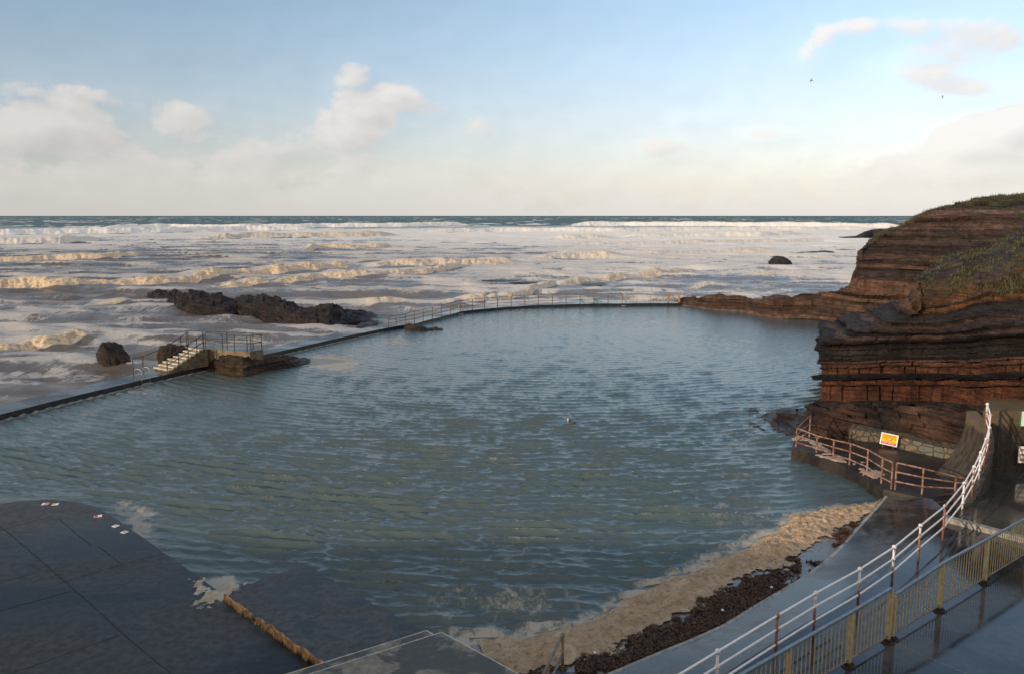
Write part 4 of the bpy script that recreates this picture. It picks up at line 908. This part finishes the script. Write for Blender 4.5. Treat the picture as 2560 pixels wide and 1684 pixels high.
# ================================================================== FENCE ON THE PROMENADE
f0, f1 = P(2219, 1604, z=DZ), P(2560, 1396, z=DZ); fd = (f1-f0); fd.z = 0; fd.normalize(); fn = Vector((fd.y, -fd.x, 0))
fe = empty('fence', f0); tag(fe, 'beige bar fence with flat metal top rail standing on the wet promenade', 'fence')
def fpt(s): return f0+fd*s
seg = [[-5.6, -3.0, -1.36, 0.0], [.20, 2.55, 5.15, 7.95, 10.7, 13.4]]
segh = [[1.20, 1.24, 1.28, 1.34], [1.12, 1.27, 1.27, 1.27, 1.27, 1.27]]
seg = [[-6.4, -4.05, -1.36-.34, 0.0], seg[1]]
for S_, H_ in zip(seg, segh):
    for s, h in zip(S_, H_):
        q = fpt(s); bm = bmesh.new(); add_box(bm, (q.x, q.y, DZ+h/2+.04), (.085, .085, h-.10), math.atan2(fd.y, fd.x), bev=.006); part('post', bm, M['beige'], fe)
        bm = bmesh.new(); add_box(bm, (q.x, q.y, DZ+.04), (.16, .16, .10), math.atan2(fd.y, fd.x), bev=.01); add_tube(bm, [(q.x, q.y, DZ), (q.x, q.y, DZ+.03)], .16, 12); part('foot', bm, M['sign_black'], fe)
    for (s, h), (s2, h2) in zip(zip(S_, H_), list(zip(S_, H_))[1:]):
        a, b = fpt(s), fpt(s2); bm = bmesh.new(); n = max(2, int((s2-s)/.15))
        for k_ in range(1, n):
            w_ = k_/n; q = a.lerp(b, w_); hh = h+(h2-h)*w_; add_tube(bm, [(q.x, q.y, DZ+.15), (q.x, q.y, DZ+hh-.03)], .0135, 6)
        part('bars', bm, M['beige'], fe)
        bm = bmesh.new(); add_tube(bm, [a+Vector((0, 0, .15)), b+Vector((0, 0, .15))], .022, 6); part('bottom_rail', bm, M['rail'], fe)
        bm = bmesh.new(); L_ = (s2-s); c = a.lerp(b, .5); r_ = bmesh.ops.create_cube(bm, size=1)
        ang = math.atan2(h2-h, L_)
        for v in r_['verts']:
            X, Yy, Zz = v.co.x*(L_/math.cos(ang)+.0), v.co.y*.075, v.co.z*.045; X, Zz = X*math.cos(ang)-Zz*math.sin(ang), X*math.sin(ang)+Zz*math.cos(ang)
            v.co = Vector((c.x+fd.x*X+fn.x*Yy, c.y+fd.y*X+fn.y*Yy, DZ+(h+h2)/2+Zz))
        part('top_rail', bm, M['galv'], fe)
bm = bmesh.new(); strip(bm, [P(a, b, z=DZ) for a, b in [(2232,1604),(2303,1635),(2500,1720)]], .02, DZ+.004); tag(bm_obj('promenade_joint', bm, M['kerb']), kind='structure')
# rusty handrail at the bottom edge
h0, h1 = P(1406, 1671, z=.30), P(1403, 1583, z=1.2); L0 = h0; dr = Vector((-.30, -1.0, 0)).normalized()
hr = empty('handrail', L0); tag(hr, 'short rusty handrail leading down to the beach at the bottom edge', 'handrail')
pp = [L0+dr*s for s in (0, 1.35, 2.7)]; hz = P(1403, 1583, Y=L0.y).z
for p in pp:
    bm = bmesh.new(); add_tube(bm, [(p.x, p.y, .0), (p.x, p.y, hz)], .035, 8); part('post', bm, M['rustrail'], hr, True)
for dz in (0, -.5):
    bm = bmesh.new(); add_tube(bm, [(p.x, p.y, hz+dz) for p in pp], .034, 8); part('rail', bm, M['rail'], hr, True)
# ================================================================== CLIFF FOOT WALK, RUSTY RAILS, WALLS, SIGN
CZ = .5
rb = [(595,800),(755,845),(885,895),(1013,940),(1150,1000),(1262,1085),(1340,1130)]; rt = [(600,655),(762,715),(893,748),(1022,775),(1165,825),(1280,890),(1355,925)]
RBp = [P(*Z4(*q), z=CZ) for q in rb]
r2b = [(1580,1172),(1838,1165)]; R2 = [P(*Z4(*q), z=CZ) for q in r2b]
rr = empty('railing', RBp[2]); tag(rr, 'rusted three bar railing curving along the wet walk at the cliff foot', 'railing')
hh = [P(*Z4(*t_), Y=b.y).z-CZ for t_, b in zip(rt, RBp)]
c0 = P(*Z4(700, 715), z=CZ); 
railing_run(rr, [c0]+RBp, [.95]+hh, (1.0, .62, .24), .034, 'rustrail')
rr = empty('railing', R2[0]); tag(rr, 'short rusted railing running from the walk corner towards the white rail', 'railing')
P2 = [RBp[-1]+Vector((.12, -.05, 0)), R2[0], Vector((R2[1].x, R2[1].y, CZ)), R2[1]+(R2[1]-R2[0])*.35]
H2 = [P(*Z4(q[0], q[1]), Y=p.y).z-CZ for q, p in zip([(1355,925),(1595,972),(1843,1035),(1925,1052)], P2)]
railing_run(rr, P2, H2, (1.0, .66, .30), .034, 'rustrail')
sw = [(2122,1103),(2132,1101),(2200,1105),(2263,1125),(2343,1141),(2394,1154),(2440,1166)]; SWB = [P(a, b, z=CZ) for a, b in sw]
outl = offset([(p.x, p.y) for p in RBp], -.30) ; 
walk = [(p.x, p.y) for p in outl]+[(R2[0].x-.1, R2[0].y-.5), (R2[1].x+.6, R2[1].y-.6), (19, 32), (19, 37)]+[(p.x, p.y+.4) for p in SWB[::-1]]+[(P(1990,1090,z=CZ).x, P(1990,1090,z=CZ).y)]
bm = bmesh.new(); prism(bm, walk, -1.2, CZ); tag(bm_obj('cliff_walk', bm, M['wet_dark']), kind='structure')
swt = [1090,1074,1080,1095,1115,1125,1135]; V = []
bm = bmesh.new(); rows = []
for (p, (a, b), t_) in zip(SWB, sw, swt):
    T = P(a, t_, Y=p.y+.12); aw = Vector((p.x, p.y, 0)).normalized(); T.z = max(T.z, CZ+.1)
    rows.append([bm.verts.new(q) for q in (Vector((p.x, p.y, CZ-.3)), p, T, T+aw*1.6)])
for r0_, r1_ in zip(rows[:-1], rows[1:]):
    for k_ in range(3): bm.faces.new((r0_[k_], r1_[k_], r1_[k_+1], r0_[k_+1]))
bm.faces.new(rows[0]); bm.faces.new(rows[-1][::-1])
tag(bm_obj('rubble_wall', bm, M['stone']), 'low rubble stone wall at the cliff foot behind the danger sign', 'wall')
# sign
ys = P(2204, 1105, z=CZ).y-.75; TL, TR, BR_, BLq = P(2204,1078,Y=ys), P(2246,1087,Y=ys-.35), P(2241,1118,Y=ys-.35), P(2201,1107,Y=ys)
ex = (TR-TL); sw_ = ex.length; ex.normalize(); ezv = (TL-BLq); sh_ = ezv.length; ezv = (ezv-ex*ezv.dot(ex)).normalized(); nv_ = ex.cross(ezv)
cen = (TL+TR+BR_+BLq)/4
from mathutils import Matrix
sg = empty('danger_sign', cen); sg.rotation_euler = Matrix((ex, ezv, nv_)).transposed().to_euler(); tag(sg, 'white bordered yellow and red DANGER UNSTABLE CLIFF KEEP AWAY sign', 'sign')
def plate(name, x, y, w_, h_, z, mat, th=.012):
    bm = bmesh.new(); add_box(bm, (x, y, z), (w_, h_, th)); return bm_obj(name, bm, mat, sg)
sw_, sh_ = max(sw_, .70), max(sh_, .50)
plate('board', 0, 0, sw_, sh_, 0, M['sign_white'], .02); plate('yellow_panel', 0, sh_*.11, sw_*.86, sh_*.62, .0125, M['sign_yellow'], .006); plate('red_panel', 0, -sh_*.32, sw_*.86, sh_*.21, .0125, M['sign_red'], .006)
for sx in (-.3, .3):
    bm = bmesh.new(); add_tube(bm, [(sx*sw_, sh_*.3, -.03), (sx*sw_, -sh_*.5-.55, -.03)], .02, 6); bm_obj('leg', bm, M['rail'], sg)
def text(name, s, x, y, size, mat, par, z=.0165):
    cu = bpy.data.curves.new(name, 'FONT'); cu.body = s; cu.size = size; cu.align_x = 'CENTER'; cu.align_y = 'CENTER'; cu.extrude = .001
    o = bpy.data.objects.new(name, cu); COL.objects.link(o); bpy.context.view_layer.update()
    me = bpy.data.meshes.new_from_object(o.evaluated_get(bpy.context.evaluated_depsgraph_get())); bpy.data.objects.remove(o); me.name = name
    o = link(name, me, None, par, (x, y, z)); o.data.materials.clear(); o.data.materials.append(mat); return o
text('lettering', 'DANGER', 0, sh_*.31, .125, M['sign_black'], sg); text('lettering', 'UNSTABLE', 0, sh_*.12, .115, M['sign_black'], sg); text('lettering', 'CLIFF', 0, -sh_*.07, .115, M['sign_black'], sg)
text('lettering', 'KEEP AWAY', 0, -sh_*.32, .095, M['sign_white'], sg)
# retaining wall at the right edge and the curved buttress the rail climbs
yw = 31.0; wx = P(2452, 1100, Y=yw).x; wt = P(2500, 1026, Y=yw).z
bm = bmesh.new(); prism(bm, [(wx, yw), (36, yw-.6), (36, 33), (wx*33.4/yw+.2, 33.4)], .3, wt); tag(bm_obj('retaining_wall', bm, M['tidewall']), 'tall tide stained retaining wall at the right edge of the promenade', 'wall')
sec = []
path = [Vector((WP[-1].x+.25, WP[-1].y+.55, DZ+.02))]+[p.copy() for p in SLP]+[SLP[-1]+Vector((.1, 1.2, .35))]
bm = bmesh.new(); rows = []
for i, p in enumerate(path):
    hgt = p.z-DZ; fl = .2+.34*hgt; r = [Vector((p.x+.22, p.y, DZ-.2)), Vector((p.x+.22, p.y, p.z)), Vector((p.x-.16, p.y, p.z))]
    for f_ in (.2, .4, .6, .8, 1.0): r.append(Vector((p.x-.16-fl*f_**2.2, p.y+.1*f_, p.z-(hgt+.15)*f_)))
    rows.append([bm.verts.new(v) for v in r])
for r0_, r1_ in zip(rows[:-1], rows[1:]):
    for k_ in range(len(r0_)-1): bm.faces.new((r0_[k_], r1_[k_], r1_[k_+1], r0_[k_+1]))
bm.faces.new(rows[0][::-1]); bm.faces.new(rows[-1])
tag(bm_obj('buttress', bm, M['tidewall'], smooth=False), 'curved concave buttress carrying the climbing end of the white rail', 'wall')
# boards on the retaining wall, cut by the frame
for (a, b, c, d), lab, mats in (((2555,1028,2600,1064), 'white notice board with green edge on the retaining wall at the right', ('sign_white', 'sign_green')), ((2548,1115,2590,1156), 'weathered pale board with orange stripes low on the retaining wall', ('sign_white', 'orange'))):
    A_, B_ = P(a, b, Y=yw-.3), P(c, d, Y=yw-.3); ce = (A_+B_)/2; w_, h_ = B_.x-A_.x, A_.z-B_.z
    t = empty('wall_board', (ce.x, yw-.3, ce.z)); tag(t, lab, 'sign')
    bm = bmesh.new(); add_box(bm, (0, .02, 0), (w_, .04, h_), bev=.005); bm_obj('board', bm, M[mats[0]], t)
    if mats[1] == 'sign_green':
        bm = bmesh.new(); add_box(bm, (-w_/2-.006, .02, 0), (.02, .04, h_)); add_box(bm, (.05, -.004, h_*.1), (w_*.7, .008, h_*.4)); bm_obj('green_panel', bm, M['sign_green'], t)
    else:
        for k_ in range(3):
            bm = bmesh.new(); add_box(bm, (.02, -.004, h_*(.3-.3*k_)), (w_*.9, .008, h_*.14)); bm_obj('stripe', bm, M['orange'], t)
# foam scraps along the cliff-foot walk
fp = [P(*Z4(*q), z=CZ) for q in [(610,722),(730,775),(900,880),(930,915),(1040,935),(1100,975),(1200,1020)]]; FP_ = [tuple(p.to_2d()) for p in fp]
lumps('walk_foam', lambda X, Y: (fbm(X/.5, Y/.5, 4, 131)-.50)*5-seg_dist(X, Y, FP_)/.45+.45, (11.5, 28.5, 17, 38), .04, .05, simple('pink_foam', (.44, .33, .26), (.34, .24, .19), 3, .7, bs=.5, bd=.02), 132, lambda X, Y: X*0+CZ, 'scraps of pinkish foam along the rusty rail on the cliff walk', 'foam')
# ================================================================== BIRDS
def bird(name, loc, span, rot, lab, m1):
    t = empty(name, loc); t.rotation_euler = rot; tag(t, lab, 'bird')
    bm = bmesh.new(); add_ball(bm, (0, 0, 0), span*.075, .8)
    for v in bm.verts: v.co.y *= 3.2; v.co.x *= 1-.35*abs(v.co.y)/(span*.24)
    add_ball(bm, (0, span*.27, span*.03), span*.05); add_tube(bm, [(0, span*.3, span*.03), (0, span*.37, span*.015)], [span*.02, span*.004], 6)
    for s in (-1, 1):
        V = [(0, .09, .03), (.22*s, .13, .13), (.36*s, .07, .10), (.5*s, -.07, .03), (.34*s, -.03, .09), (.2*s, -.03, .12), (0, -.07, .03)]
        a = [bm.verts.new((x*span, y*span, z*span)) for x, y, z in V]; b = [bm.verts.new((x*span, y*span, z*span-.012*span)) for x, y, z in V]; n = len(V)
        bm.faces.new(a); bm.faces.new(b[::-1])
        for i in range(n): bm.faces.new((a[i], a[(i+1) % n], b[(i+1) % n], b[i]))
    bm_obj('body', bm, M[m1], t); bm = bmesh.new()
    for x in (-.04, 0, .04): add_tube(bm, [(x*span*.3, -span*.2, 0), (x*span, -span*.36, 0)], span*.014, 5)
    bm_obj('tail', bm, M[m1], t)
bird('gull', P(2029, 202, Y=190), 1.25, (.2, -.95, .5), 'pale grey gull banking in the sky, left of the two birds', 'feather')
bird('crow', P(2356, 243, Y=190), .95, (.5, .9, 1.2), 'small dark bird with folded wings, right of the two in the sky', 'sign_black')
wb = P(1430, 1057, z=.0); t = empty('water_bird', wb); tag(t, 'small dark water bird with pale throat afloat mid pool', 'bird')
bm = bmesh.new(); add_ball(bm, (0, 0, .05), .10, .75)
for v in bm.verts: v.co.x *= 1.9
add_tube(bm, [(-.12, 0, .10), (-.17, 0, .22), (-.19, 0, .27)], [.07, .05, .05], 8); add_ball(bm, (-.20, 0, .29), .065); add_tube(bm, [(-.24, 0, .29), (-.33, 0, .28)], [.022, .006], 6)
bm_obj('body', bm, M['feather'], t, True); bm = bmesh.new(); add_ball(bm, (-.205, -.055, .20), .055, 2.0); bm_obj('throat', bm, M['featherpale'], t, True)
